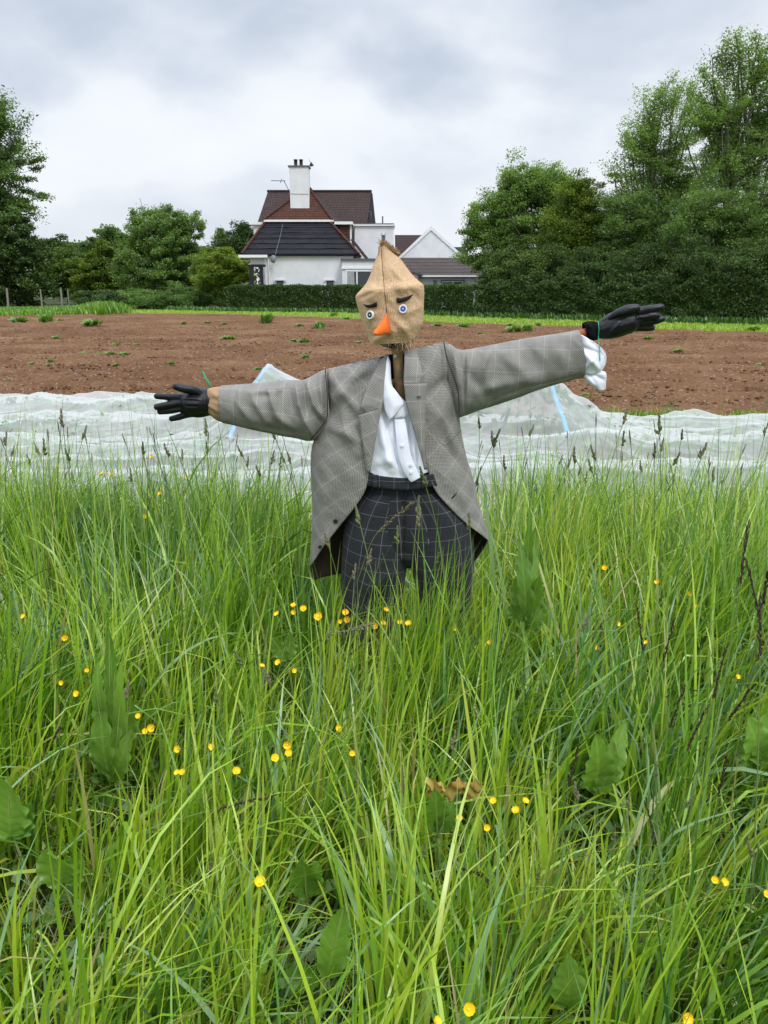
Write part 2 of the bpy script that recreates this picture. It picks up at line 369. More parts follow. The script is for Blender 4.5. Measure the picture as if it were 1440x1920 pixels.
def tilemat(name, c1, c2, mort, sx, sz, bumpd=0.03, axis='xz', wav=0.0):
    m, t, o = newmat(name)
    tcn = N(t, 'ShaderNodeTexCoord'); s = N(t, 'ShaderNodeSeparateXYZ'); t.links.new(tcn.outputs['Object'], s.inputs[0])
    cbn = N(t, 'ShaderNodeCombineXYZ')
    hx = mth(t, 'ADD', s.outputs[0], mth(t, 'MULTIPLY', s.outputs[1], 0.9))
    zz = s.outputs[2]
    if wav:
        nw = N(t, 'ShaderNodeTexNoise', i_Scale=1.2, i_Detail=3.0); t.links.new(tcn.outputs['Object'], nw.inputs[0]); zz = mth(t, 'ADD', zz, mth(t, 'MULTIPLY', nw.outputs[0], wav))
    t.links.new(hx, cbn.inputs[0]); t.links.new(zz, cbn.inputs[1])
    br = N(t, 'ShaderNodeTexBrick'); br.inputs['Color1'].default_value = (*c1, 1); br.inputs['Color2'].default_value = (*c2, 1); br.inputs['Mortar'].default_value = (*mort, 1)
    br.inputs['Scale'].default_value = 1.0; br.inputs['Brick Width'].default_value = sx; br.inputs['Row Height'].default_value = sz; br.inputs['Mortar Size'].default_value = min(sx, sz)*0.09; br.inputs['Bias'].default_value = 0.0
    t.links.new(cbn.outputs[0], br.inputs[0])
    n = N(t, 'ShaderNodeTexNoise', i_Scale=1.6, i_Detail=5.0, i_Roughness=0.65); t.links.new(tcn.outputs['Object'], n.inputs[0])
    c = mixc(t, mth(t, 'MULTIPLY', n.outputs[0], 0.75), br.outputs[0], mort)
    b = N(t, 'ShaderNodeBsdfPrincipled', i_Roughness=0.85); b.inputs['Specular IOR Level'].default_value = 0.2; t.links.new(c, b.inputs['Base Color'])
    fr = mth(t, 'FRACT', mth(t, 'DIVIDE', zz, sz))
    bp = N(t, 'ShaderNodeBump', i_Strength=0.8, i_Distance=bumpd); bp.invert = True; t.links.new(mth(t, 'ADD', fr, mth(t, 'MULTIPLY', br.outputs['Fac'], 0.4)), bp.inputs['Height']); t.links.new(bp.outputs[0], b.inputs['Normal'])
    t.links.new(b.outputs[0], o.inputs[0]); return m

M = dict(
 white=pbr('white_render', (0.78, 0.785, 0.79), 0.9, noise=(1.6, 0.14), bump=(25, 0.2, 0.01)),
 trim=pbr('white_trim', (0.82, 0.83, 0.83), 0.4, noise=(3, 0.05)),
 glass=pbr('window_glass', (0.03, 0.035, 0.04), 0.08, 0.6),
 curtain=pbr('curtain', (0.45, 0.45, 0.43), 0.9, noise=(8, 0.35)),
 felt=tilemat('dark_felt', (0.030, 0.029, 0.036), (0.022, 0.022, 0.028), (0.010, 0.010, 0.013), 1.6, 0.33, 0.05, wav=0.16),
 tile=tilemat('red_brown_tile', (0.155, 0.060, 0.038), (0.10, 0.042, 0.030), (0.045, 0.026, 0.022), 0.21, 0.17),
 tile_dark=tilemat('brown_tile', (0.085, 0.048, 0.040), (0.060, 0.037, 0.034), (0.028, 0.022, 0.022), 0.25, 0.19),
 tile_gar=tilemat('grey_brown_tile', (0.115, 0.082, 0.072), (0.085, 0.062, 0.057), (0.032, 0.026, 0.025), 0.33, 0.24, 0.05),
 slate=tilemat('hung_slate', (0.045, 0.048, 0.055), (0.03, 0.032, 0.038), (0.012, 0.012, 0.014), 0.3, 0.2),
 lead=pbr('lead_grey', (0.13, 0.14, 0.155), 0.6, noise=(4, 0.3)),
 black=pbr('black_paint', (0.018, 0.018, 0.022), 0.5),
 pot=pbr('chimney_pot', (0.06, 0.055, 0.055), 0.8, noise=(5, 0.4)),
 metal=pbr('dull_metal', (0.25, 0.26, 0.28), 0.5, metal=0.5),
 post=pbr('weathered_post', (0.30, 0.28, 0.24), 0.9, noise=(6, 0.4), bump=(20, 0.5, 0.01)),
 soil=soilmat('red_brown_soil'), cover=covermat('insect_mesh'),
 ground=pbr('meadow_earth', (0.06, 0.085, 0.022), 0.95, noise=(3.0, 0.5, (0.035, 0.035, 0.015)), bump=(30, 0.8, 0.02)),
 verge=pbr('mown_verge', (0.21, 0.25, 0.055), 0.95, noise=(0.7, 0.3, (0.11, 0.16, 0.04)), bump=(8, 0.8, 0.05)),
 bark=pbr('bark', (0.15, 0.135, 0.105), 0.9, noise=(4, 0.4), bump=(15, 0.6, 0.02)),
 hoop=pbr('blue_pipe', (0.22, 0.44, 0.74), 0.4, 0.5),
 tweed_body=tweed('grey_check_tweed', (0.43, 0.41, 0.37), (0.075, 0.073, 0.066), (0.62, 0.56, 0.50), 0.066, 0.072, 0.0026, chk=.0062, amt=.48, paneamt=.24),
 tweed_sleeve=tweed('grey_check_sleeve', (0.43, 0.41, 0.37), (0.075, 0.073, 0.066), (0.60, 0.55, 0.49), 0.070, 0.085, 0.0026, chk=.0062, amt=.48, paneamt=.22),
 lining=pbr('brown_lining', (0.045, 0.03, 0.022), 0.6, noise=(20, 0.3)),
 shirt=pbr('white_cotton', (0.78, 0.80, 0.87), 0.8, 0.2, noise=(30, 0.03), bump=(35, 0.22, 0.005), sheen=0.1),
 trous=tweed('charcoal_windowpane', (0.040, 0.042, 0.048), (0.018, 0.019, 0.023), (0.50, 0.50, 0.52), 0.050, 0.052, 0.0017, chk=0.0025, amt=0.35, paneamt=0.24),
 burlap=burlap('burlap'),
 fibre=pbr('jute_fibre', (0.55, 0.38, 0.21), 0.9, noise=(60, 0.4)),
 tuft=pbr('ginger_fibre', (0.45, 0.20, 0.06), 0.9, noise=(90, 0.4)),
 dark=pbr('dark_stuffing', (0.02, 0.017, 0.02), 0.8),
 orange=pbr('orange_felt', (0.90, 0.17, 0.02), 0.75, 0.3, noise=(30, 0.12), bump=(40, 0.3, 0.004)),
 brow=pbr('brow_felt', (0.014, 0.010, 0.014), 0.8, bump=(160, 0.5, 0.002)),
 button=pbr('pearl_button', (0.80, 0.82, 0.82), 0.25, 0.5),
 blue_iris=pbr('blue_button', (0.06, 0.08, 0.42), 0.25, 0.5), green_iris=pbr('green_button', (0.012, 0.045, 0.05), 0.25, 0.5),
 dbutton=pbr('dark_button', (0.012, 0.011, 0.011), 0.35, 0.5),
 rubber=pbr('black_rubber', (0.006, 0.0065, 0.009), 0.40, 0.35, bump=(45, 0.25, 0.003)),
 knit=pbr('black_knit', (0.008, 0.008, 0.009), 0.95, 0.1, bump=(200, 0.7, 0.003)),
 tan=pbr('tan_cloth', (0.42, 0.27, 0.15), 0.85, noise=(14, 0.25), bump=(18, 0.5, 0.008)),
 wood=pbr('post_wood', (0.55, 0.34, 0.17), 0.7, noise=(22, 0.5, (0.27, 0.17, 0.09)), bump=(45, 0.6, 0.004)),
 redstick=pbr('red_cane', (0.42, 0.06, 0.03), 0.5, noise=(30, 0.5, (0.30, 0.14, 0.05))),
 twine=pbr('green_twine', (0.04, 0.33, 0.17), 0.5, 0.4),
 stone=pbr('stone_chip', (0.36, 0.27, 0.21), 0.9, noise=(1.2, 0.5)),
 deadleaf=pbr('dead_leaf', (0.42, 0.20, 0.05), 0.8, noise=(30, 0.5, (0.30, 0.28, 0.05)), bump=(30, 0.6, 0.01)),
 petal=pbr('buttercup_petal', (0.92, 0.60, 0.010), 0.35, 0.5),
 anther=pbr('flower_centre', (0.72, 0.58, 0.05), 0.8),
)
GR = [(0.0, (0.24, 0.38, 0.17)), (0.10, (0.20, 0.34, 0.12)), (0.14, (0.035, 0.115, 0.022)), (0.34, (0.095, 0.235, 0.022)), (0.6, (0.225, 0.405, 0.022)), (0.88, (0.44, 0.585, 0.045)), (0.95, (0.42, 0.40, 0.16)), (1.0, (0.36, 0.24, 0.12))]
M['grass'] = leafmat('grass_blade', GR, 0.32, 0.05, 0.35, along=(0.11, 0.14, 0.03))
M['stem'] = leafmat('grass_stem', [(0, (0.10, 0.19, 0.04)), (1, (0.22, 0.27, 0.08))], 0.15, 0.04)
M['head'] = pbr('seed_head', (0.26, 0.23, 0.13), 0.9, noise=(250, 0.6, (0.10, 0.085, 0.055)), bump=(300, 0.8, 0.003))
M['headg'] = pbr('green_seed_head', (0.20, 0.24, 0.09), 0.9, noise=(250, 0.6, (0.07, 0.085, 0.035)), bump=(300, 0.8, 0.003))
M['headd'] = pbr('dark_seed_head', (0.085, 0.05, 0.032), 0.9, noise=(250, 0.6, (0.025, 0.014, 0.012)), bump=(300, 0.8, 0.003))
M['dock'] = leafmat('dock_leaf', [(0, (0.085, 0.23, 0.03)), (1, (0.29, 0.50, 0.07))], 0.35, 0.03, 0.35, vein=12)
M['weed'] = leafmat('weed_leaf', [(0, (0.07, 0.17, 0.03)), (1, (0.22, 0.40, 0.06))], 0.3, 0.05)
M['crop'] = leafmat('crop_leaf', [(0, (0.06, 0.17, 0.05)), (1, (0.16, 0.31, 0.10))], 0.2, 0.05)
M['leaf_dark'] = leafmat('leaf_dark', [(0, (0.034, 0.068, 0.018)), (0.6, (0.078, 0.138, 0.034)), (1, (0.165, 0.255, 0.060))], 0.30, 0.05)
M['leaf_mid'] = leafmat('leaf_mid', [(0, (0.075, 0.145, 0.038)), (0.6, (0.155, 0.265, 0.068)), (1, (0.25, 0.38, 0.105))], 0.45, 0.05)
M['leaf_ash'] = leafmat('leaf_ash', [(0, (0.11, 0.205, 0.055)), (0.6, (0.22, 0.36, 0.09)), (1, (0.33, 0.48, 0.14))], 0.5, 0.05)
M['leaf_olive'] = leafmat('leaf_olive', [(0, (0.065, 0.12, 0.018)), (0.6, (0.15, 0.235, 0.030)), (1, (0.29, 0.38, 0.05))], 0.35, 0.05)

# ------------------------------------------------------------ ground and field
def structure(o): o['kind'] = 'structure'; return o
n = 60
gx, gy = np.meshgrid(np.linspace(-500, 500, n), np.linspace(-100, 900, n)); 
structure(mesh('ground', np.stack([gx, gy, 0*gx-0.03], -1).reshape(-1, 3), grid_faces(n, n), M['ground']))
def hedge_line(px): return np.interp(px, [-400, 225, 436, 600, 700, 800, 900, 1000, 1200, 1440, 1900], [579, 580, 586, 587, 588.5, 592, 597, 600, 606, 612, 622])
def far_edge(px):     # image line of the far edge of the bare field
    return np.interp(px, [-400, 0, 220, 235, 450, 700, 840, 1440, 1900], [596, 593, 590, 587.5, 589.5, 599, 606, 625, 640])
# bare soil: rows follow depth, columns fan out
nr, nc = 620, 900
s = np.linspace(0, 1, nr)[:, None]; u = np.linspace(-900, 2500, nc)[None, :]
fe = np.array([G(p, far_edge(p))[1] for p in u[0]])[None, :]
Y = 5.2*(fe/5.2)**(s)
X = (u-720)/F*Y/cp*1.0
# depth-true fan (rays are only used to spread the columns evenly)
Z = 0.13*fbm(X*1.3, Y*1.3, 3, 3)*1.0+0.10*fbm(X*5, Y*5, 9, 4)+0.05*np.abs(fbm(X*14, Y*14, 21, 3))+0.035*np.sin(Y*4.6+fbm(X*.5, Y*.5, 5)*5)*(vn(X*.3, Y*.6, 6) > .3)
Z = Z*np.clip((fe-Y)/1.0, 0, 1)+0.012
structure(mesh('bare_soil_field', np.stack([X, Y, Z+0*X], -1).reshape(-1, 3), grid_faces(nr, nc), M['soil']))
# mown verge strip beyond the field
us = np.linspace(-900, 2500, 200); a = []
for p in us:
    g = G(p, far_edge(p)); g2 = G(p, hedge_line(p))+np.array([0, 1.5, 0]); a.append((g+[0, -0.6, 0.0], g+[0, 1.0, 0.05], g2+[0, 0, 0.05]))
a = np.array(a).transpose(1, 0, 2)
structure(mesh('grass_verge', a.reshape(-1, 3), grid_faces(3, 200), M['verge']))

# blades --------------------------------------------------------------
def blades(base, h, phi, th0, kap, w0, tint, K=7, twist=None, name='grass', mat=None, wp=None):
    n = len(base); t = np.linspace(0, 1, K)
    pw = np.where(hsh(np.arange(n), np.arange(n)*3, 5) < .28, 5.0, 1.4)[:, None]
    th = th0[:, None]+kap[:, None]*np.where(pw > 3, 1/(1+np.exp(-(t[None, :]-.25-.6*hsh(np.arange(n), np.arange(n)*7, 9)[:, None])*16)), t[None, :]**1.4)
    ds = h[:, None]/(K-1)
    r = np.concatenate([np.zeros((n, 1)), np.cumsum(np.sin(th[:, :-1])*ds, 1)], 1)
    z = np.concatenate([np.zeros((n, 1)), np.cumsum(np.cos(th[:, :-1])*ds, 1)], 1)
    dx, dy = np.cos(phi)[:, None], np.sin(phi)[:, None]
    C = np.stack([base[:, 0:1]+r*dx, base[:, 1:2]+r*dy, base[:, 2:3]+z], -1)
    tw = (twist if twist is not None else np.zeros(n))[:, None]+t[None, :]*0.6
    sx = -dy*np.cos(tw)+dx*np.sin(tw)*np.cos(th); sy = dx*np.cos(tw)+dy*np.sin(tw)*np.cos(th); sz = -np.sin(tw)*np.sin(th)
    Sd = np.stack([sx, sy, sz+0*sx], -1)
    prof = np.interp(t, [0, 0.15, 0.5, 0.8, 1], [0.6, 1, 0.95, 0.55, 0.03]) if wp is None else np.interp(t, np.linspace(0, 1, len(wp)), wp)
    w = w0[:, None, None]*prof[None, :, None]/2
    V = np.stack([C-Sd*w, C+Sd*w], 2)      # n,K,2,3
    idx = np.arange(n)[:, None]*(2*K); k = np.arange(K-1)[None, :]
    f = np.stack([idx+2*k, idx+2*k+1, idx+2*k+3, idx+2*k+2], -1).reshape(-1, 4)
    ti = np.repeat(tint, 2*K); al = np.tile(np.repeat(t, 2), n)
    return V.reshape(-1, 3), f, ti, al, C
def blade_obj(name, mat, *a, **k):
    V, f, ti, al, C = blades(*a, **k); return mesh(name, V, f, mat, attrs={'tint': ti, 'along': al})
def leaves(cent, size, asp=0.5, up=0.35, jit=0.3, rng=RNG):
    n = len(cent)
    nn = rng.normal(size=(n, 3)); nn[:, 2] = np.abs(nn[:, 2])+up; nn /= np.linalg.norm(nn, axis=1, keepdims=True)
    a = rng.normal(size=(n, 3)); a -= nn*(a*nn).sum(1)[:, None]; a /= np.linalg.norm(a, axis=1, keepdims=True); b = np.cross(nn, a)
    s = size*(1+jit*rng.normal(size=n).clip(-2, 2))[:, None]
    V = np.stack([cent-a*s*.5, cent-b*s*.5*asp, cent+a*s*.5, cent+b*s*.5*asp], 1)
    return V.reshape(-1, 3), np.arange(4*n).reshape(-1, 4)

# verge grass, rough grass at the hedge foot
def strip_blades(name, n, pxr, off, h, w, tint, label_kind='stuff', bump=None, frac=True):
    px = RNG.uniform(*pxr, n); g = np.array([G(p, far_edge(p)) for p in px]); d = RNG.uniform(off[0], off[1], n)
    b = g.copy()
    if frac: g2 = np.array([G(p, hedge_line(p)) for p in px]); b = g+(g2-g)*d[:, None]
    else: b[:, 1] += d; b[:, 0] += RNG.normal(0, .3, n)+g[:, 0]/g[:, 1]*d
    b[:, 2] = 0.0
    hh = h*RNG.uniform(0.5, 1.3, n)*(1 if bump is None else bump(px, d))
    o = blade_obj(name, M['grass'], b, hh, RNG.uniform(0, 2*pi, n), RNG.uniform(0, .25, n), RNG.uniform(.2, 1.2, n), np.full(n, w), np.clip(RNG.normal(tint, .12, n), 0, .95), K=4)
    return tag(o, kind=label_kind)
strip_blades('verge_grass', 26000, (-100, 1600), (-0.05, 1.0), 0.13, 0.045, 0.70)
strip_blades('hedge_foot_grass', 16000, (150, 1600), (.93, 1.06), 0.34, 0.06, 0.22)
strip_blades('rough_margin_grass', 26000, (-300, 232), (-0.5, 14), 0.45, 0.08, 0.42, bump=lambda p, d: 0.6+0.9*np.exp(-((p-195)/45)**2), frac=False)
b = []
# thin weedy line between the field and the crop cover
n = 9000; px = np.concatenate([RNG.uniform(1020, 1600, 5500), RNG.uniform(-300, 600, 3500)])
yy = np.where(px > 900, RNG.uniform(8.2, 9.35, n)+(px-1100)*-0.0004, RNG.uniform(10.05, 10.4, n)); xx = (px-720)/F*yy/cp
keep = vn(xx*1.7, yy*1.2, 77) > np.where(px > 900, 0.25, 0.62)
n = keep.sum()
o = blade_obj('weedy_edge_grass', M['grass'], np.stack([xx, yy, 0*xx], -1)[keep], RNG.uniform(.05, .16, n), RNG.uniform(0, 2*pi, n), RNG.uniform(0, .6, n), RNG.uniform(.2, 1.2, n), np.full(n, .013), np.clip(RNG.normal(.45, .15, n), 0, .9), K=4); tag(o, kind='stuff')
# stones and pale crumbs
n = 2600; px = RNG.uniform(-200, 1640, n); yy = 5.5+RNG.power(1.3, n)*30; c = np.stack([(px-720)/F*yy/cp, yy, np.full(n, .03)], -1)
oc = np.array([[1, 0, 0], [-1, 0, 0], [0, 1, 0], [0, -1, 0], [0, 0, 1], [0, 0, -1]], float)
of = np.array([[0, 2, 4], [2, 1, 4], [1, 3, 4], [3, 0, 4], [2, 0, 5], [1, 2, 5], [3, 1, 5], [0, 3, 5]])
sz = RNG.uniform(.008, .024, n)[:, None, None]*RNG.uniform(.5, 1.4, (n, 6, 3)); V = c[:, None]+oc[None]*sz
tag(mesh('stones', V.reshape(-1, 3), (of[None]+6*np.arange(n)[:, None, None]).reshape(-1, 3), M['stone'], smooth=False), kind='stuff')
# soil clods
n = 15000; px = RNG.uniform(-200, 1640, n); yy = 7.5+RNG.power(1.2, n)*26; c = np.stack([(px-720)/F*yy/cp, yy, np.full(n, .02)], -1)
sz = RNG.uniform(.012, .05, n)[:, None, None]*RNG.uniform(.5, 1.4, (n, 6, 3))*np.array([1, 1, .7]); V = c[:, None]+oc[None]*sz
tag(mesh('soil_clods', V.reshape(-1, 3), (of[None]+6*np.arange(n)[:, None, None]).reshape(-1, 3), M['soil'], smooth=False), kind='stuff')

# weeds in the field: three rosettes, copied
def leafy_rosette(name, nl, r, h, mat, seed, wid=0.3):
    rg = np.random.default_rng(seed); n = nl
    base = np.stack([rg.normal(0, r*.25, n), rg.normal(0, r*.25, n), np.zeros(n)], -1)
    V, f, ti, al, C = blades(base, rg.uniform(.6, 1.2, n)*r*1.2, rg.uniform(0, 2*pi, n), rg.uniform(.1, 1.1, n)*(1.2-h), rg.uniform(.3, 1.2, n), rg.uniform(.7, 1.3, n)*r*wid, rg.uniform(0, 1, n), K=6, wp=[.25, .8, 1, .8, .05])
    return mesh(name, V, f, mat, attrs={'tint': ti, 'along': al})
WE = [(500, 607, 17, 1), (428, 640, 13, 0), (172, 612, 18, 0), (88, 606, 15, 1), (37, 606, 15, 0), (112, 603, 8, 2), (105, 636, 9, 2), (160, 667, 9, 0), (185, 667, 10, 2), (208, 668, 10, 0), (235, 667, 11, 2), (218, 653, 8, 1), (256, 650, 7, 0), (573, 676, 9, 1), (570, 645, 12, 0), (552, 641, 8, 2), (600, 617, 12, 1), (388, 607, 8, 2), (420, 610, 6, 0), (485, 695, 9, 2), (95, 682, 7, 1), (218, 688, 7, 0), (626, 595, 8, 1), (648, 602, 9, 0), (562, 612, 8, 2), (675, 645, 8, 2), (300, 690, 8, 2), (322, 686, 7, 1), (965, 623, 15, 0), (988, 622, 12, 1), (955, 611, 7, 2), (1009, 613, 7, 1), (870, 614, 14, 2), (820, 612, 9, 2), (900, 628, 6, 0), (1271, 662, 9, 0), (1100, 745, 12, 2), (1216, 637, 10, 2), (1412, 623, 14, 0), (1205, 705, 9, 2), (1425, 689, 9, 0), (1145, 719, 6, 1), (1380, 621, 8, 2), (1095, 752, 8, 0), (60, 685, 8, 2), (10, 717, 8, 2), (180, 640, 7, 2), (345, 610, 6, 1)]
protos = []; WOB = []
def special(i, x, y):
    return {0: 'dark bushy weed clump on the far soil between the left glove and the sack head', 1: 'flat green weed cushion on bare soil above the left sleeve', 2: 'broad pale weed clump near the far left edge of the bare soil', 28: 'leafy weed clump on the soil just left of the right glove cuff'}.get(i)
for i, (x, y, r, k) in enumerate(WE):
    g = G(x, y); R_ = r*g[1]/F*1.15
    if k not in [p[0] for p in protos]:
        o = leafy_rosette('field_weed', (90, 120, 60)[k], 1.0, (0.45, 0.8, 0.3)[k], M['weed'], 5+k, (.28, .2, .24)[k]); protos.append((k, o, )); src = o
    else:
        src = [p for p in protos if p[0] == k][0][1]; o = src.copy(); COL.objects.link(o)
    o.location = g+[0, 0, .02]; o.scale = (R_, R_, R_*(.55, .75, .4)[k]); o.rotation_euler = (0, 0, i*1.3)
    if not special(i, x, y): WOB.append((o, x, 'low weed in the short row on the left soil' if x < 300 and 645 < y < 672 else ('green weed tuft on the bare soil behind the left arm' if y < 630 else 'green weed tuft on the nearer soil behind the left arm') if x < 700 else ('green weed tuft on the bare soil behind the right arm' if y < 630 else 'green weed tuft on the nearer soil behind the right arm')))
    if special(i, x, y): tag(o, special(i, x, y), 'weed')
    elif x < 300 and 645 < y < 672: tag(o, 'low green weed in the short row on bare soil at the left', 'weed', 'weeds in the short row on the bare soil')
    elif x < 700: tag(o, 'small green weed tuft on the bare brown soil behind the left arm', 'weed', 'weed tufts scattered on the bare soil, left half')
    else: tag(o, 'small green weed tuft on the bare brown soil behind the right arm', 'weed', 'weed tufts scattered on the bare soil, right half')

# ------------------------------------------------------------ trees
SPK = .68
def tree(name, label, cat, Yd, lobes, leafn, lsize, mat, trunk=None, spread=0.55, tintm=0.5, stems=1, group=None, shell=0.5, asp=.5, seed=1, lean=0.0, clus=None, wisp=0.0, base=None, drop=0.0):
    """lobes: (px,py,rx,ry) in the picture plane at distance Yd; each gets equal depth"""
    rg = np.random.default_rng(seed); k = Yd/F
    L = []
    for (x, y, rx, ry) in lobes:
        c = P(x, y, Yd); L.append((c, rx*k, ry*k))
    bx = (base if base is not None else P(lobes[0][0], 560, Yd)[0])
    root = empty(name, (bx, Yd, 0), label, cat, group)
    vol = np.array([a*a*b_ for _, a, b_ in L]); vol = vol/vol.sum()
    nc_ = clus or int(sum(150 for _ in L)); CC = []; WI = []
    for (c, rx, rz), v in zip(L, vol):
        m = max(6, int(nc_*v)); d = rg.normal(size=(m, 3)); d /= np.linalg.norm(d, axis=1, keepdims=True)
        r = rg.uniform(0, 1, m)**shell
        off = 1+0.22*np.sin(d[:, 0]*5+seed)*np.cos(d[:, 2]*4+seed*2)
        CC.append(c+d*(r*off)[:, None]*np.array([rx, rx*.8, rz])); WI.append(np.full(m, min(rx, rz)))
    CC = np.concatenate(CC); WI = np.concatenate(WI)
    ok = CC[:, 2] > 0.15; CC = CC[ok]; WI = WI[ok]
    # limbs
    paths, rad = [], []
    hmax = max(c[2]+rz for c, rx, rz in L)
    tr = trunk or 0.018*hmax
    starts = []
    for s_ in range(stems):
        bxx = bx+(rg.normal(0, .25) if stems > 1 else 0); top = L[rg.integers(len(L))] if stems > 1 else max(L, key=lambda q: q[0][2])
        tp = top[0]+np.array([0, 0, top[2]*.45]); b0 = np.array([bxx, Yd+rg.normal(0, .2), -.05])
        t = np.linspace(0, 1, 9)[:, None]; mid = (b0+tp)/2*np.array([1, 1, 1]); mid[0] = b0[0]*.6+tp[0]*.4+lean
        pth = (1-t)**2*b0+2*t*(1-t)*mid+t*t*tp; pth[1:-1] += rg.normal(0, .06, (7, 3))
        paths.append(pth); rad.append(tr*(1-.85*t[:, 0])/math.sqrt(stems)); starts.append(pth)
    limb = list(starts)
    for (c, rx, rz) in L:
        for _ in range(4 if rx > 1 else 2):
            st = starts[rg.integers(len(starts))]; i0 = rg.integers(1, 6); a0 = st[i0]
            d = rg.normal(size=3)*np.array([rx, rx*.7, rz])*.55; e = c+d
            if e[2] < a0[2]*.8: a0 = st[1]
            t = np.linspace(0, 1, 7)[:, None]; md = (a0+e)/2; md[2] -= abs(e[0]-a0[0])*.18
            pth = (1-t)**2*a0+2*t*(1-t)*md+t*t*e; pth[1:-1] += rg.normal(0, .05, (5, 3))
            paths.append(pth); rad.append(tr*.42*(1-.8*t[:, 0])); limb.append(pth)
    nodes = np.concatenate([l[2:] for l in limb])
    for c in CC[rg.permutation(len(CC))[:int(len(CC)*.6)]]:
        dd = np.linalg.norm(nodes-c, axis=1)+np.maximum(0, nodes[:, 2]-c[2])*2; a0 = nodes[np.argmin(dd)]
        t = np.linspace(0, 1, 4)[:, None]; md = (a0+c)/2-[0, 0, .1*np.linalg.norm(c-a0)]
        paths.append((1-t)**2*a0+2*t*(1-t)*md+t*t*c); rad.append(tr*.10*(1-.7*t[:, 0]))
    V, Fc = tubes(paths, rad, 5); mesh('trunk', V, Fc, M['bark'], root)
    m = int(leafn*1.9)//len(CC); n = m*len(CC); lsize = lsize*.70
    ci = np.repeat(np.arange(len(CC)), m)
    sp = spread*SPK*rg.uniform(.5, 1.3, len(CC))[ci][:, None]
    d = rg.normal(size=(n, 3)).clip(-1.7, 1.7)*np.array([1, 1, .55])
    if wisp:   # elongate clusters along an outward rising direction
        cen = sum(c for c, _, _ in L)/len(L); w = CC-cen; w /= (np.linalg.norm(w, axis=1, keepdims=True)+1e-6); w[:, 2] += .5; w[:, 0] += .25; w /= np.linalg.norm(w, axis=1, keepdims=True)
        d = d*.7+w[ci]*(rg.normal(size=n).clip(-1.5, 1.35)*wisp)[:, None]
    pts = CC[ci]+d*sp
    pts[:, 2] -= drop*np.abs(rg.normal(size=n))
    pts[:, 2] = np.maximum(pts[:, 2], .05)
    V, f = leaves(pts, lsize, asp, rng=rg)
    ti = np.clip(tintm+rg.normal(0, .16, len(CC))[ci]+rg.normal(0, .12, n), 0, 1)
    mesh('crown', V, f, mat, root, smooth=False, attrs={'tint': np.repeat(ti, 4)})
    return root
YL = 74
tree('tall_tree', 'tall loose-leaved tree cut off by the left edge of the picture', 'tree', YL, [(-25, 240, 48, 60), (0, 215, 34, 40), (5, 300, 58, 50), (-10, 370, 70, 50), (30, 390, 36, 26), (-60, 330, 80, 120)], 34000, .34, M['leaf_mid'], spread=.75, tintm=.45, seed=3, wisp=1.0, base=P(-30, 560, YL)[0], clus=330)
tree('dark_tree', 'dense dark green tree standing on the field margin at the far left', 'tree', 70, [(-10, 470, 85, 75), (40, 480, 52, 60), (20, 530, 75, 45), (70, 515, 22, 40), (-70, 450, 90, 100)], 60000, .34, M['leaf_dark'], spread=.6, tintm=.45, seed=4, shell=.45, base=P(0, 560, 70)[0], clus=500)
tree('background_tree', 'brownish round-topped tree far behind the fence posts', 'tree', 100, [(112, 475, 30, 32), (100, 500, 40, 40)], 14000, .4, M['leaf_dark'], tintm=.6, seed=5, spread=.6, clus=130)
tree('background_tree', 'dark rounded tree behind the left side of the loose green tree', 'tree', 104, [(205, 455, 32, 30), (225, 480, 40, 45), (160, 480, 34, 25)], 16000, .4, M['leaf_mid'], tintm=.3, seed=6, spread=.6, clus=150)
tree('shrub', 'yellow-green shrub with dark base behind the fence posts', 'shrub', 84, [(125, 508, 44, 34), (100, 530, 40, 25), (150, 530, 40, 30)], 24000, .3, M['leaf_olive'], tintm=.35, seed=7, spread=.5, clus=220)
tree('shrub', 'light olive shrub touching the loose green tree on its left', 'shrub', 80, [(200, 490, 36, 32), (185, 530, 50, 35), (230, 530, 30, 40)], 24000, .3, M['leaf_olive'], tintm=.42, seed=8, spread=.5, clus=220)
tree('bushy_tree', 'round loose green tree with thin pale stems, left of the house', 'tree', 66, [(310, 440, 60, 52), (265, 425, 36, 36), (350, 430, 34, 36), (305, 500, 78, 55), (250, 500, 40, 45), (365, 500, 30, 50), (300, 545, 70, 20)], 62000, .24, M['leaf_mid'], spread=.55, tintm=.55, seed=9, stems=5, wisp=.6, clus=560, trunk=.2)
tree('bush', 'yellow-green bush beside the porch of the white house', 'bush', 60, [(415, 505, 44, 36), (395, 520, 34, 30), (445, 515, 26, 30)], 30000, .19, M['leaf_olive'], tintm=.68, seed=10, spread=.4, clus=260)
tree('dark_tree', 'dark purple-green tree behind the left end of the house', 'tree', 74, [(452, 447, 26, 22), (470, 460, 26, 30), (435, 470, 30, 25)], 15000, .28, M['leaf_dark'], tintm=.3, seed=12, spread=.5, clus=140)
tree('conifer', 'small spiky blue-green conifer left of the dark tree behind the house', 'tree', 80, [(414, 440, 5, 11), (414, 455, 12, 12), (412, 475, 16, 16)], 5000, .26, M['leaf_mid'], tintm=.2, seed=13, spread=.4, clus=60)
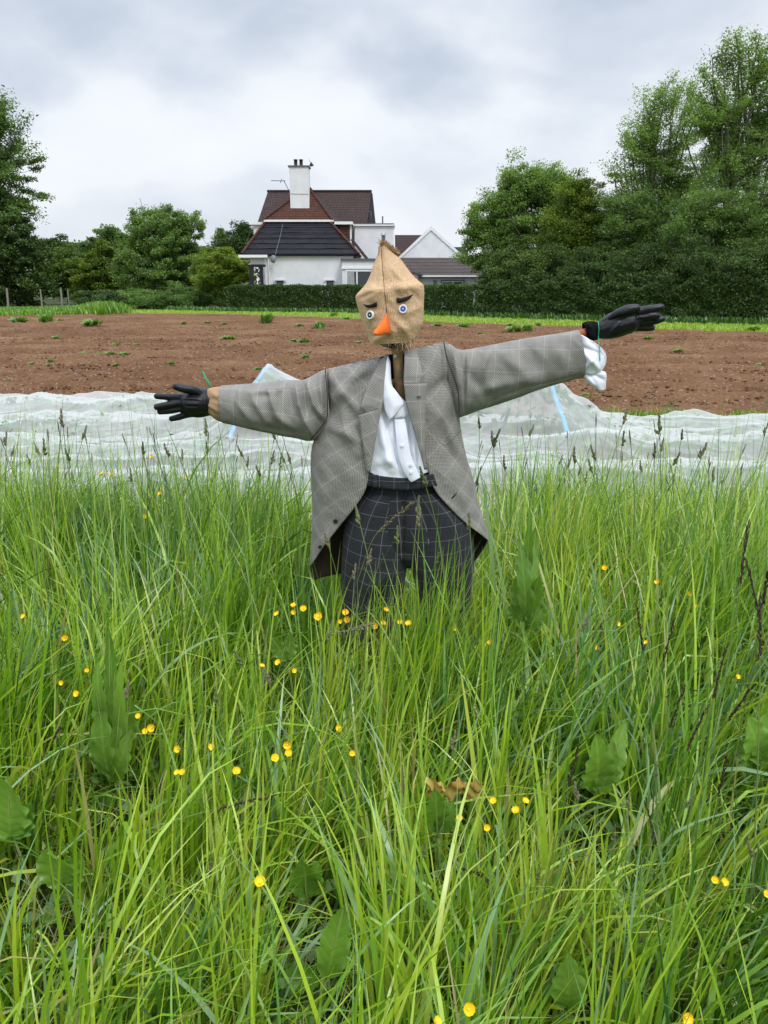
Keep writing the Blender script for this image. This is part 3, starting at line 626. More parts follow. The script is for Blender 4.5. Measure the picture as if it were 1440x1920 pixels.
for i, (x, y, rx, ry, t_, m_, lb) in enumerate([(255, 560, 40, 18, .5, 'leaf_mid', 'low rounded bush at the foot of the loose green tree, left side'), (350, 558, 45, 20, .35, 'leaf_mid', 'low green bush below the right side of the loose green tree'), (425, 556, 40, 22, .55, 'leaf_mid', 'low light green bush at the left end of the clipped hedge'), (185, 562, 45, 18, .35, 'leaf_dark', 'low dark bush under the olive shrubs'), (300, 565, 50, 14, .3, 'leaf_mid', 'low dark green bush between the two low bushes under the loose tree')]):
    tree('low_bush', lb, 'bush', 62-i*.8, [(x, y, rx, ry), (x+12, y+6, rx*.8, ry*.8)], 13000, .2, M[m_], tintm=t_, seed=20+i, spread=.35, clus=120)
# right side
tree('broad_tree', 'broad light green tree right of the white gable, tallest of the middle group', 'tree', 47, [(985, 355, 52, 48), (930, 405, 48, 40), (1030, 350, 40, 40), (895, 440, 26, 34), (960, 440, 58, 50), (1050, 400, 48, 60), (900, 480, 34, 28)], 70000, .17, M['leaf_ash'], spread=.5, tintm=.38, seed=31, wisp=.5, clus=520, trunk=.22, base=P(1010, 560, 47)[0])
tree('olive_tree', 'yellow-olive dense tree in front of the broad light green tree', 'tree', 43.5, [(1080, 385, 40, 50), (1055, 440, 48, 50), (1110, 420, 44, 60), (1085, 350, 26, 28), (1075, 490, 70, 60)], 70000, .15, M['leaf_olive'], spread=.42, tintm=.48, seed=32, clus=560, base=P(1085, 560, 43)[0])
tree('ash_tree', 'airy wind-blown ash tree with a flat top, left of the tallest tree', 'tree', 43, [(1215, 215, 32, 42), (1265, 190, 36, 38), (1195, 275, 42, 40), (1240, 280, 52, 50), (1185, 325, 38, 30), (1240, 360, 62, 46), (1300, 215, 26, 50), (1290, 330, 40, 50), (1160, 370, 30, 36)], 26000, .155, M['leaf_ash'], spread=.40, tintm=.5, seed=33, wisp=1.5, clus=380, trunk=.22, base=P(1215, 560, 43)[0], stems=3)
tree('ash_tree', 'tallest tree, an airy ash rising at the right edge of the picture', 'tree', 40, [(1350, 135, 32, 42), (1400, 115, 44, 40), (1365, 205, 56, 55), (1440, 170, 60, 70), (1340, 270, 46, 50), (1400, 290, 66, 60), (1470, 260, 70, 80), (1350, 340, 56, 46), (1430, 110, 20, 30), (1500, 180, 50, 80), (1318, 230, 34, 60), (1375, 90, 26, 22), (1330, 180, 30, 40)], 46000, .15, M['leaf_ash'], spread=.42, tintm=.42, seed=34, wisp=1.5, clus=500, trunk=.28, base=P(1390, 560, 40)[0], stems=3, lean=.5)
tree('leafy_tree', 'mid green tree filling the gap below the two airy ash trees', 'tree', 41.5, [(1180, 430, 60, 60), (1240, 440, 60, 60), (1205, 500, 85, 60), (1160, 380, 30, 30)], 62000, .15, M['leaf_mid'], spread=.42, tintm=.40, seed=35, clus=560)
tree('leafy_tree', 'brighter green tree under the tallest ash near the right edge', 'tree', 38, [(1340, 410, 60, 50), (1400, 420, 60, 60), (1450, 400, 50, 60), (1290, 440, 50, 55), (1380, 490, 90, 60), (1480, 480, 60, 80)], 75000, .145, M['leaf_mid'], spread=.42, tintm=.48, seed=36, clus=640)
for i, (x, y, rx, ry, Yd, m_, t_, lb) in enumerate([
    (945, 520, 46, 50, 44.5, 'leaf_dark', .62, 'dark twiggy shrub covering the right end of the low outbuilding'),
    (1020, 520, 58, 55, 42.5, 'leaf_dark', .55, 'dark shrub below the olive tree, left half'),
    (1110, 530, 62, 55, 40.5, 'leaf_dark', .45, 'dark shrub below the olive tree, right half'),
    (1210, 530, 66, 60, 38.5, 'leaf_dark', .35, 'very dark shrub behind the upper edge of the right glove'),
    (1310, 530, 70, 65, 36.5, 'leaf_dark', .35, 'very dark shrub to the right of the raised glove'),
    (1410, 530, 74, 70, 35, 'leaf_dark', .42, 'dark ivy-like shrub at the right edge below the tallest ash'),
    (1530, 520, 90, 85, 34, 'leaf_dark', .45, 'dark shrub outside the right edge beyond the ivy-like shrub')]):
    tree('dark_shrub', lb, 'shrub', Yd, [(x, y, rx, ry), (x-rx*.3, y+18, rx*.8, ry*.7), (x+rx*.35, y-8, rx*.7, ry*.9)], 42000, .13, M[m_], tintm=t_, seed=40+i, spread=.34, clus=420, shell=.4)
# distant wood closing the horizon on the left
def mass(name, pts, leafn, size, mat, tintm, seed, label=None, cat=None, kind=None, core=True, jag=.15):
    """hedge: leaves over the surface of a long box; pts = list of (x,y,height,halfdepth)"""
    rg = np.random.default_rng(seed); pts = np.array(pts, float)
    seg = rg.uniform(0, len(pts)-1, leafn); i = seg.astype(int); fr = (seg-i)[:, None]; q = pts[i]*(1-fr)+pts[i+1]*fr
    d = pts[i+1, :2]-pts[i, :2]; nrm = np.stack([d[:, 1], -d[:, 0]], -1); nrm /= np.linalg.norm(nrm, axis=1, keepdims=True)
    side = rg.uniform(0, 1, leafn)
    hgt = q[:, 2]*(1+jag*fbm(q[:, 0]*1.22, q[:, 1]*1.1, seed, 4)*2)
    z = np.where(side < .6, rg.uniform(0.02, 1, leafn)*hgt, hgt*(1-np.abs(rg.normal(0, .03, leafn))))
    w = np.where(side < .6, 1.0, rg.uniform(-1, 1, leafn))
    dep = q[:, 3]*(w+.35*fbm(q[:, 0]*2.3+z*1.7, z*2.3+q[:, 1], seed+5, 3)*2)
    c = np.stack([q[:, 0]+nrm[:, 0]*dep, q[:, 1]+nrm[:, 1]*dep, z], -1)+rg.normal(0, size*.35, (leafn, 3)); c[:, 2] = np.maximum(c[:, 2], .02)
    V, f = leaves(c, size*.8, .6, up=.1, rng=rg)
    ti = np.clip(tintm+fbm(c[:, 0]*1.5, c[:, 2]*1.5+c[:, 1], seed+9, 3)*.5+rg.normal(0, .13, leafn), 0, 1)
    if kind:
        return tag(mesh(name, V, f, mat, smooth=False, attrs={'tint': np.repeat(ti, 4)}), kind=kind)
    root = empty(name, (pts[0, 0], pts[0, 1], 0), label, cat)
    mesh('foliage', V, f, mat, root, smooth=False, attrs={'tint': np.repeat(ti, 4)})
    # twiggy inside
    ps, rs = [], []
    for _ in range(260):
        sg = rg.uniform(0, len(pts)-1); a = int(sg); qq = pts[a]*(1-(sg-a))+pts[a+1]*(sg-a)
        t = np.linspace(0, 1, 4)[:, None]; p0 = np.array([qq[0], qq[1], 0.0]); p1 = p0+[rg.normal(0, .25), rg.normal(0, .15), qq[2]*.85]
        ps.append(p0*(1-t)+p1*t+rg.normal(0, .04, (4, 3))); rs.append(np.linspace(.03, .01, 4))
    V, Fc = tubes(ps, rs, 5); mesh('stems', V, Fc, M['bark'], root)['kind'] = 'stuff'
    return root
def beyond(px, d, h, w):
    g = G(px, hedge_line(px)); return (g[0]*(1+d/g[1]), g[1]+d, h, w)
mass('distant_wood', [(-60, 120, 8.5, 3), (-25, 118, 6.8, 3), (10, 116, 6, 3), (40, 120, 6, 3)], 45000, .55, M['leaf_dark'], .5, 51, kind='stuff')
mass('clipped_hedge', [beyond(x, .75, 1.72, .55) for x in (436, 520, 600, 700, 800, 900)], 110000, .13, M['leaf_dark'], .45, 52, 'long clipped green hedge in front of the white house', 'hedge', jag=.06)
mass('wild_hedge', [beyond(x, .9, h, .8) for x, h in ((905, 1.75), (1000, 1.9), (1100, 1.7), (1200, 1.75), (1300, 1.9), (1440, 1.9), (1650, 2.0), (1900, 2.2), (2300, 2.3))], 120000, .12, M['leaf_dark'], .42, 53, 'darker untrimmed hedge under the trees right of the house', 'hedge', jag=.55)
# fence posts at the far left
FP = [(14, 542, 567, 4.0, 'nearest pale leaning fence post, at the left edge under the dark tree'), (77, 544, 562, 3.0, 'second fence post, thin and brown, between two pale ones'), (115, 541, 560, 3.6, 'pale fence post leaning left, right of the yellow-green patch'), (128, 543, 559, 2.4, 'thin dark fence post just right of the pale leaning one')]
for x, y0, y1, w, lb in FP:
    Yd = 61-.5*w; g = P(x, y1, Yd); g[2] = -.02; top = P(x-1.2, y0, Yd); r = w*Yd/F/2
    t = np.linspace(0, 1, 5)[:, None]; p = g*(1-t)+top*t
    e = empty('fence_post', g, lb, 'post'); tube_obj('timber', [p], [np.array([r, r, r*.95, r*.95, r*.9])], M['post'], e, 8)
    cpn = np.array([[*(top+[dx*r, dy*r, .03])] for dx, dy in ((1, 0), (0, 1), (-1, 0), (0, -1))]); mesh('cut_top', np.concatenate([cpn, [top+[0, 0, .07]]]), np.array([[0, 1, 4], [1, 2, 4], [2, 3, 4], [3, 0, 4]]), M['post'], e)
# ------------------------------------------------------------ the white house
def wall_obj(bl, parent, mat=None, name='wall'): return boxes(name, bl, mat or M['white'], parent)
def window(parent, x0, x1, z0, z1, y, nm=2, curtain=False, bars=(), frame='trim', w=.07, depth=.10, name='window'):
    """a frame proud of the wall with panes and mullions, facing the camera (-Y)"""
    mm = M[frame]; bl = [(x0, x1, y-depth*.5, y+.02, z0, z0+w), (x0, x1, y-depth*.5, y+.02, z1-w, z1), (x0, x0+w, y-depth*.5+.002, y+.018, z0+w, z1-w), (x1-w, x1, y-depth*.5+.002, y+.018, z0+w, z1-w)]
    for i in range(1, nm): xm = x0+(x1-x0)*i/nm if not bars else bars[i-1]; bl.append((xm-w*.45, xm+w*.45, y-depth*.5+.002, y+.018, z0+w, z1-w))
    root = boxes(name, bl, mm, parent)
    boxes('pane', [(x0+w*.5, x1-w*.5, y-.012, y+.012, z0+w*.5, z1-w*.5)], M['glass'], root)
    if curtain:
        xs = np.linspace(curtain[0], curtain[1], 30); zz = np.array([z0+w*.6, z1-w*.6])
        V = np.array([[x+(.06 if z < z1-.3 else 0), y-.03+.008*sin(i*1.7), z] for z in zz for i, x in enumerate(xs)])
        mesh('curtain', V, grid_faces(2, 30), M['curtain'], root)
    return root
H = empty('white_house', (-5.5, 57, 0), 'white rendered house with steep red-brown roof, tall white chimney and black lower roof', 'house')
# ground floor, upper storey core
wall_obj([(-8.42, -2.15, 54.0, 62, 0, 3.80), (-9.25, -8.42, 54.0, 62, 3.2, 3.78), (-8.3, -1.3, 57.2, 63, 3.80, 6.0)], H)
# lower skirt roof in dark felt: front face and both sloping sides
FZ0, FZ1 = 3.84, 6.08
slab('lower_roof', [(-9.75, 53.7, FZ0), (-1.72, 53.7, FZ0), (-3.82, 56.1, FZ1), (-8.42, 56.1, FZ1)], .14, M['felt'], H)
slab('lower_roof_side', [(-1.74, 53.72, FZ0), (-1.5, 58.5, FZ0), (-3.55, 58.5, FZ1), (-3.84, 56.12, FZ1)], .14, M['tile'], H)
slab('lower_roof_side', [(-9.77, 53.72, FZ0), (-9.9, 58.5, FZ0), (-8.7, 58.5, FZ1), (-8.44, 56.12, FZ1)], .14, M['tile'], H)
for a, b in (((-1.72, 53.66, FZ0+.05), (-3.82, 56.05, FZ1+.05)), ((-9.75, 53.66, FZ0+.05), (-8.42, 56.05, FZ1+.05))):
    tube_obj('hip_tile', [np.array([a, b])[:, :]*1.0 if False else np.linspace(a, b, 5)], [np.full(5, .085)], M['tile'], H, 6)
# uneven laps of the felt
bl = [];
for i in range(5):
    f = (i+1)/6; x0 = -9.75+f*1.33; x1 = -1.72-f*2.1; y = 53.7+f*2.4; z = FZ0+f*(FZ1-FZ0)
    pth = np.stack([np.linspace(x0+.1, x1-.1, 26), np.full(26, y-.02), z+.10*fbm(np.linspace(0, 9, 26)+i*7, np.full(26, i*3.0), 4)], -1); bl.append(pth)
tube_obj('felt_lap', bl, [np.full(26, .028)]*5, M['felt'], H, 5)
tube_obj('roof_cable', [np.array([(-7.15, 55.9, 5.95), (-7.25, 54.8, 4.95), (-7.42, 53.65, 3.9), (-7.45, 53.62, 3.5)])], [np.full(4, .012)], M['metal'], H, 5)
# gutters and fascias
boxes('gutter', [(-8.5, -3.7, 55.92, 56.06, 6.10, 6.24), (-3.7, -3.56, 55.94, 57.4, 6.12, 6.22)], M['trim'], H)
boxes('fascia', [(-9.98, -8.0, 53.6, 53.74, 3.62, 3.80), (-9.98, -9.86, 53.74, 56.5, 3.62, 3.80)], M['trim'], H)
boxes('soffit', [(-9.96, -9.25, 53.76, 56.4, 3.60, 3.66)], M['trim'], H)
tube_obj('downpipe', [np.array([(-7.98, 53.9, 3.6), (-7.98, 53.9, 0.2)])], [np.full(2, .04)], M['trim'], H)
tube_obj('downpipe', [np.array([(-8.22, 53.9, 3.7), (-8.22, 53.9, 0.2)])], [np.full(2, .05)], M['trim'], H)
# porch on the left corner
boxes('porch_post', [(-9.22, -8.98, 53.25, 53.5, 0, 3.0)], M['black'], H)
boxes('porch_post', [(-8.52, -8.3, 53.27, 53.5, 0, 3.0)], M['black'], H)
boxes('porch_beam', [(-9.28, -8.12, 53.22, 53.52, 3.0, 3.16)], M['black'], H)
# upper hipped cross wing and main ridge
AP = (-5.42, 57.1, 8.55); RB = (-5.42, 61.0, 8.58)
slab('upper_roof_front', [(-8.50, 55.95, 6.22), (-3.66, 55.95, 6.22), AP], .14, M['tile'], H)
slab('upper_roof_side', [(-3.64, 55.97, 6.22), (-2.2, 60.6, 6.05), RB, (AP[0]+.004, AP[1], AP[2])], .14, M['tile_dark'], H)
slab('upper_roof_side', [(-8.52, 55.97, 6.22), AP, RB, (-9.1, 60.0, 6.25)], .14, M['tile'], H)
slab('main_roof', [(-9.35, 58.2, 6.1), (-1.28, 58.2, 5.95), (-.95, 61.0, 8.66), (-8.85, 61.0, 8.66)], .14, M['tile_dark'], H)
slab('main_roof_back', [(-8.85, 61.02, 8.66), (-.95, 61.02, 8.66), (-.6, 63.9, 5.95), (-9.3, 63.9, 5.95)], .14, M['tile_dark'], H)
slab('hung_gable', [(-1.18, 58.35, 5.75), (-.58, 63.5, 5.75), (-.88, 61.0, 8.56)], .12, M['slate'], H)
tube_obj('ridge_tile', [np.linspace((-8.9, 61, 8.70), (-.93, 61, 8.70), 6), np.linspace((-5.42, 57.1, 8.6), (-5.42, 61, 8.66), 6)], [np.full(6, .09)]*2, M['tile_dark'], H, 6)
tube_obj('hip_tile', [np.linspace((-3.66, 55.93, 6.26), AP, 6), np.linspace((-8.5, 55.93, 6.26), AP, 6)], [np.full(6, .08)]*2, M['tile'], H, 6)
# flat-roofed dormer on the left, seen past the roof
bxs = boxes('dormer', [(-9.35, -8.5, 56.6, 59, 4.6, 5.95)], M['white'], H); boxes('dormer_roof', [(-9.62, -8.4, 56.4, 59, 5.95, 6.12)], M['trim'], bxs)
# dormer on the right slope with its windows facing right
D = boxes('dormer', [(-3.2, -2.42, 56.0, 59.0, 4.3, 5.92)], M['tile'], H)
boxes('dormer_roof', [(-3.5, -2.2, 55.75, 59.0, 5.92, 6.10)], M['trim'], D)
boxes('dormer_roof_top', [(-3.45, -2.25, 55.8, 59.0, 6.10, 6.14)], M['lead'], D)
boxes('window_frame', [(-2.42, -2.30, 56.02, 56.14, 4.5, 5.9), (-2.42, -2.30, 57.0, 57.1, 4.5, 5.9), (-2.42, -2.30, 58.3, 58.4, 4.5, 5.9), (-2.42, -2.30, 56.14, 58.3, 4.4, 4.52), (-2.42, -2.30, 56.14, 58.3, 5.8, 5.9)], M['trim'], D)
boxes('pane', [(-2.40, -2.36, 56.14, 58.3, 4.52, 5.8)], M['glass'], D)
slab('lean_to_roof', [(-2.35, 55.2, 4.9), (-2.15, 55.2, 4.9), (-1.10, 54.4, 3.62), (-1.32, 54.4, 3.62)], .1, M['tile_dark'], H)
# white flat-roofed box
B = boxes('side_extension', [(-2.1, .62, 56.4, 60.0, 0, 5.86)], M['white'], H)
boxes('flat_roof', [(-2.16, .78, 56.25, 60.1, 5.86, 5.95)], M['trim'], B)
boxes('roof_felt', [(-2.1, .72, 56.3, 60.05, 5.95, 6.03)], M['lead'], B)
boxes('corner_post', [(.622, .72, 56.41, 56.52, 2, 5.85), (.622, .72, 58.0, 58.1, 4.1, 5.85)], M['trim'], B)
boxes('pane', [(.622, .66, 56.52, 58.0, 4.2, 5.5)], M['glass'], B)
boxes('vent', [(-.15, .08, 56.33, 56.4, 4.95, 5.4)], M['lead'], B)
boxes('alarm_box', [(.0-.13, .06, 56.28, 56.33, 5.25, 5.42)], M['trim'], B)
tube_obj('flue_pipe', [np.array([(-.1, 58, 6.0), (-.1, 58, 6.65)])], [np.full(2, .05)], M['lead'], B)
tube_obj('flue_pipe', [np.array([(-.95, 58, 6.0), (-.95, 58, 6.95), (-1.2, 58, 6.96)])], [np.full(3, .03)], M['lead'], B)
# ground floor bay with its big window
Bay = boxes('bay', [(-2.86, .5, 53.1, 54.0, 0, 2.90), (-2.86, .5, 53.1, 56.4, 2.90, 3.42)], M['white'], H)
boxes('bay_roof', [(-2.95, .6, 52.98, 56.4, 3.42, 3.54)], M['lead'], Bay)
boxes('bay_fascia', [(-2.9, .55, 53.02, 53.10, 2.86, 2.97)], M['trim'], Bay)
window(Bay, -2.62, .3, 1.45, 2.80, 53.1, 3, curtain=(-2.55, -2.05), bars=(-1.85, -.6), w=.1)
# little windows with eyebrow mouldings, satellite dish
for x in (-7.25, -3.76):
    w_ = window(H, x-.24, x+.24, 1.55, 2.10, 54.0, 1, frame='black', w=.05)
    boxes('moulding', [(x-.42, x+.42, 53.9, 53.998, 2.12, 2.20), (x-.42, x-.34, 53.9, 53.998, 2.02, 2.12), (x+.34, x+.42, 53.9, 53.998, 2.02, 2.12)], M['white'], w_)
an = np.linspace(0, 2*pi, 16, endpoint=False); dish = np.concatenate([[[-7.6, 53.6, 3.52]], np.stack([-7.6+.2*np.cos(an), 53.55-.06*np.cos(an)-.02, 3.52+.26*np.sin(an)], -1)*1.0])
d_ = mesh('satellite_dish', dish, np.array([[0, i+1, (i+1) % 16+1] for i in range(16)]), M['metal'], H); solid(d_, .02)
tube_obj('dish_arm', [np.array([(-7.6, 53.98, 3.35), (-7.6, 53.6, 3.45)])], [np.full(2, .02)], M['lead'], H)
# chimney
CH = boxes('chimney', [(-6.62, -5.28, 56.35, 57.4, 6.4, 9.72)], M['white'], H)
boxes('chimney_cap', [(-6.70, -5.20, 56.27, 57.48, 9.72, 9.80)], M['lead'], CH)
boxes('flashing', [(-6.66, -5.24, 56.2, 56.36, 6.48, 6.68)], M['lead'], CH)
for x in (-6.2, -5.82): tube_obj('chimney_pot', [np.array([(x, 56.8, 9.8), (x, 56.8, 9.9), (x, 56.8, 10.2), (x, 56.8, 10.2), (x, 56.8, 10.25)])], [np.array([.15, .12, .12, .15, .14])], M['pot'], CH, 12)
tube_obj('tv_aerial', [np.array([(-6.6, 56.6, 8.0), (-7.0, 56.6, 8.75)]), np.array([(-7.95, 56.6, 8.86), (-6.95, 56.6, 8.84)]), np.array([(-7.3, 56.5, 8.7), (-7.2, 56.7, 8.98)]), np.array([(-7.0, 56.6, 8.75), (-7.05, 56.6, 8.9)])], [np.full(2, .025)]*4, M['lead'], CH, 5)
tube_obj('cable', [np.array([(-6.6, 56.33, 7.98), (-6.0, 56.33, 7.96), (-5.3, 56.33, 7.96)])], [np.full(3, .012)], M['metal'], CH, 5)
# gabled wing behind, lower outbuilding in front of it: things of their own
GH = empty('gabled_house', (3.5, 60, 0), 'white pointed gable with thin dark roof rising behind the low outbuilding', 'house')
s6 = 60/54
gz = lambda z: (z-1.55)*s6+1.55
V = np.array([(1.25, 59.75, 0), (6.05, 59.75, 0), (6.05, 59.75, gz(3.52)), (3.58, 59.75, gz(5.5)), (1.2, 59.75, gz(3.62))]); k = V+[0, 6, 0]
mesh('gable_wall', np.concatenate([V, k]), [np.array([[0, 1, 2, 3, 4]]), np.array([[i, (i+1) % 5, (i+1) % 5+5, i+5] for i in range(5)])], M['white'], GH, smooth=False)
ap = np.array((3.56, 59.7, gz(5.66))); lf = np.array((.8, 59.7, gz(3.40))); rt = np.array((6.5, 59.7, gz(3.38)))
for e in (lf, rt):
    slab('roof_slope', [ap, e, e+[0, 6.5, 0], ap+[0, 6.5, 0]], .15, M['tile_dark'], GH)
    d = e-ap; q = np.array([ap+[0, -.03, .0], e+[0, -.03, 0], e+[0, -.03, -.22], ap+[0, -.03, -.30]]); slab('barge_board', q, .06, M['trim'], GH)
RW = slab('rear_roof', [(.9, 62.5, gz(3.7)), (4.2, 62.5, gz(3.7)), (4.2, 65, gz(5.17)+.25), (.9, 65, gz(5.17)+.25)], .15, M['tile_dark'], GH)
slab('rear_roof', [(5.0, 63, gz(3.7)), (6.9, 63, gz(3.7)), (6.7, 65, gz(4.55)), (5.2, 65, gz(4.55))], .15, M['slate'], GH)
OB = empty('outbuilding', (4.5, 53, 0), 'low white outbuilding with grey-brown tiled roof and a wide white window', 'outbuilding')
boxes('wall', [(2.4, 6.9, 53.0, 58.0, 0, 2.46)], M['white'], OB)
slab('roof', [(1.2, 52.7, 2.42), (7.2, 52.7, 2.42), (6.8, 56.5, 3.72), (.95, 56.5, 3.72)], .13, M['tile_gar'], OB)
boxes('gutter', [(2.35, 7.2, 52.58, 52.70, 2.34, 2.45)], M['trim'], OB)
window(OB, 3.95, 5.42, 1.1, 2.08, 53.0, 2, frame='trim', w=.07)
boxes('window_surround', [(3.88, 5.49, 52.90, 52.945, 2.08, 2.14), (3.88, 3.95, 52.90, 52.945, 1.0, 2.08), (5.42, 5.49, 52.90, 52.945, 1.0, 2.08)], M['lead'], OB)
boxes('wall_lamp', [(3.36, 3.58, 52.82, 53.0, 1.88, 2.12), (3.40, 3.54, 52.86, 53.0, 1.78, 1.88)], M['lead'], OB)
PL = boxes('lobby', [(.95, 2.3, 51.9, 53.6, 0, 2.55)], M['white'], OB)
slab('lobby_roof', [(.6, 51.5, 3.05), (2.62, 51.5, 2.52), (2.62, 53.8, 2.52), (.6, 53.8, 3.05)], .1, M['lead'], OB)
window(PL, 1.55, 2.2, 1.6, 2.35, 51.9, 2, w=.05)
# bird
g = P(583, 308, 40); bd = empty('bird', g, 'small dark bird flying just right of the white chimney', 'bird')
V, Fc = tubes([np.array([g+[-.0, 0, -.11], g+[0, 0, -.06], g+[.02, 0, .02], g+[.03, 0, .09]])], [np.array([.02, .075, .07, .02])], 8); mesh('body', V, Fc, M['pot'], bd)
mesh('wing', np.array([g+[0, -.02, 0], g+[.0, .05, .06], g+[-.12, -.05, .30], g+[-.05, -.06, .12]]), np.array([[0, 1, 2, 3]]), M['pot'], bd); 
mesh('wing', np.array([g+[.03, -.02, 0], g+[.03, .05, .06], g+[.14, .05, -.02], g+[.10, -.02, -.12]]), np.array([[0, 1, 2, 3]]), M['pot'], bd)

# ------------------------------------------------------------ the scarecrow
SC = empty('scarecrow', (0.06, 2.62, 0), 'scarecrow with burlap sack head, tweed jacket, white shirt and dark check trousers', 'scarecrow')
Y0 = 2.6
def cl(name, data, mat, parent, th=.003, fl=None, wr=0.0, wsc=14, lin=None, ss=0, sd=0):
    V, Fc, uv = data[:3]; fr = data[3] if len(data) > 3 else None
    if wr:
        Q = V; d = wr*(fbm(Q[:, 0]*wsc+Q[:, 2]*wsc*.6, Q[:, 2]*wsc*.7, 31+sd, 4))*2
        V = V.copy(); V[:, 1] -= d; V[:, 2] += d*.3
    if fl: V = folds(V, fl, fr)
    o = mesh(name, V, Fc, mat, parent, uv=uv)
    if th: solid(o, th, -1, lin)
    if ss: subsurf(o, ss)
    return o
# post and crosspiece
def wpath(pts): return np.array([P(*p) for p in pts])
post = tube_obj('post', [crom(wpath([(746, 648, 2.60), (746, 668, 2.60), (747, 690, 2.6), (750, 730, 2.605), (756, 800, 2.61), (768, 900, 2.62), (800, 1050, 2.63), (865, 1300, 2.64)]), 40)], [np.interp(np.linspace(0, 1, 40), [0, .05, .09, .12, 1], [.021, .0225, .0215, .0165, .018])], M['wood'], SC, 20)
g = P(741, 668, 2.574); tube_obj('screw_head', [np.array([g, g+[0, -.0045, 0], g+[0, -.005, 0]])], [np.array([.0052, .0052, .0001])], M['button'], post, 14)
g = P(741, 668, 2.5685); tube_obj('screw_slot', [np.array([g+[0, .0, 0], g+[0, -.001, 0], g+[0, -.0011, 0]])], [np.array([.0018, .0018, .0001])], M['dark'], post, 10)
g = P(750, 706, 2.584); tube_obj('nail', [np.array([g, g+[0, -.003, 0], g+[0, -.0032, 0]])], [np.array([.0035, .0035, .0001])], M['twine'], post, 10)
tube_obj('crosspiece', [crom(wpath([(380, 755, 2.6), (560, 750, 2.62), (750, 715, 2.64), (900, 690, 2.62), (1150, 612, 2.6)]), 20)], [np.full(20, .012)], M['wood'], SC, 10)
tube_obj('red_cane', [crom(wpath([(1040, 640, 2.59), (1083, 628, 2.585), (1115, 617, 2.58), (1130, 612, 2.58)]), 8), crom(wpath([(1060, 642, 2.6), (1090, 634, 2.6), (1125, 624, 2.6)]), 8)], [np.full(8, .0145), np.full(8, .010)], M['redstick'], SC, 12)
# --- jacket
body = [ # ax, ay, bx, by, Y, df, db, o1, o2
 (611, 693, 838, 641, 2.63, .012, .03, 716, 772),
 (610, 706, 846, 656, 2.63, .050, .06, 714, 768),
 (610, 730, 856, 690, 2.63, .075, .08, 712, 766),
 (612, 770, 862, 745, 2.63, .095, .10, 708, 768),
 (592, 815, 862, 785, 2.63, .110, .11, 703, 776),
 (583, 850, 872, 845, 2.63, .120, .11, 698, 790),
 (583, 900, 888, 900, 2.63, .125, .11, 692, 806),
 (585, 940, 897, 940, 2.63, .125, .11, 668, 838),
 (585, 975, 906, 970, 2.63, .12, .11, 641, 869),
 (584, 1010, 915, 1000, 2.63, .12, .11, 614, 905),
 (582, 1040, 914, 1026, 2.63, .11, .11, 594, 925),
 (580, 1068, 903, 1052, 2.63, .10, .11, 576, 925),
 (581, 1094, 886, 1078, 2.63, .09, .11, 560, 910)]
fb = [(690, 690, 600, 770, 12, .012), (612, 700, 700, 800, 9, .010), (600, 790, 690, 830, 10, .012), (640, 760, 668, 850, 10, .012), (860, 700, 800, 740, 10, -.010), (850, 730, 810, 800, 12, .010), (830, 770, 862, 850, 10, .010),
      (612, 860, 600, 1000, 14, .008), (640, 900, 620, 980, 12, -.006), (850, 880, 880, 960, 12, .009), (830, 820, 850, 860, 10, -.008), (700, 700, 640, 730, 10, -.008), (800, 660, 790, 760, 12, .006), (660, 850, 650, 930, 14, .007), (820, 870, 836, 900, 10, .006)]
J = cl('jacket', ring_loft(body, 110, 150, .92, True, rot=radians(38)), M['tweed_body'], SC, .004, fb, .0085, 12, M['lining'])
ls = [ # left sleeve: A top, B bottom from cuff to shoulder
 (415, 723, 420, 793, 2.6, .062, .06), (425, 722, 430, 795, 2.6, .064, .06), (434, 721, 439, 797, 2.6, .066, .06), (464, 720, 481, 807, 2.6, .074, .07), (492, 718, 508, 812, 2.605, .078, .07), (520, 715, 531, 817, 2.61, .082, .07), (548, 713, 556, 821, 2.615, .086, .07),
 (568, 712, 579, 826, 2.62, .090, .075), (588, 703, 596, 822, 2.625, .088, .075), (603, 695, 612, 806, 2.63, .080, .07), (614, 693, 622, 790, 2.635, .062, .06)]
lf_ = [(500, 716, 520, 780, 6, .013), (520, 780, 545, 800, 7, .010), (470, 735, 500, 790, 7, .012), (555, 712, 562, 760, 5, .018), (562, 760, 585, 815, 6, .016), (575, 708, 590, 760, 5, .018), (590, 760, 612, 786, 6, .014), (540, 722, 548, 770, 5, -.012), (569, 720, 574, 780, 4, -.012),
      (440, 745, 470, 790, 6, .008), (447, 725, 452, 760, 5, .009), (515, 740, 470, 745, 6, -.008), (485, 800, 560, 812, 6, -.006), (600, 705, 606, 770, 5, .010), (436, 722, 441, 797, 1.3, -.005), (530, 720, 520, 735, 6, .010)]
cl('sleeve', ring_loft(ls, 130, 72, .95, rot=0.1), M['tweed_sleeve'] if 'tweed_sleeve' in M else M['tweed_body'], J, .003, lf_, .009, 15, M['lining'], sd=3)
rs = [
 (1083, 619, 1093, 708, 2.59, .058, .055), (1060, 623, 1070, 713, 2.592, .060, .06), (1000, 632, 1012, 730, 2.60, .066, .06), (960, 639, 972, 745, 2.605, .070, .065), (921, 647, 930, 759, 2.61, .074, .07), (895, 652, 898, 769, 2.615, .078, .07),
 (871, 656, 872, 779, 2.62, .080, .07), (857, 654, 860, 782, 2.63, .078, .07), (845, 646, 851, 772, 2.635, .072, .06), (832, 641, 842, 740, 2.64, .055, .06)]
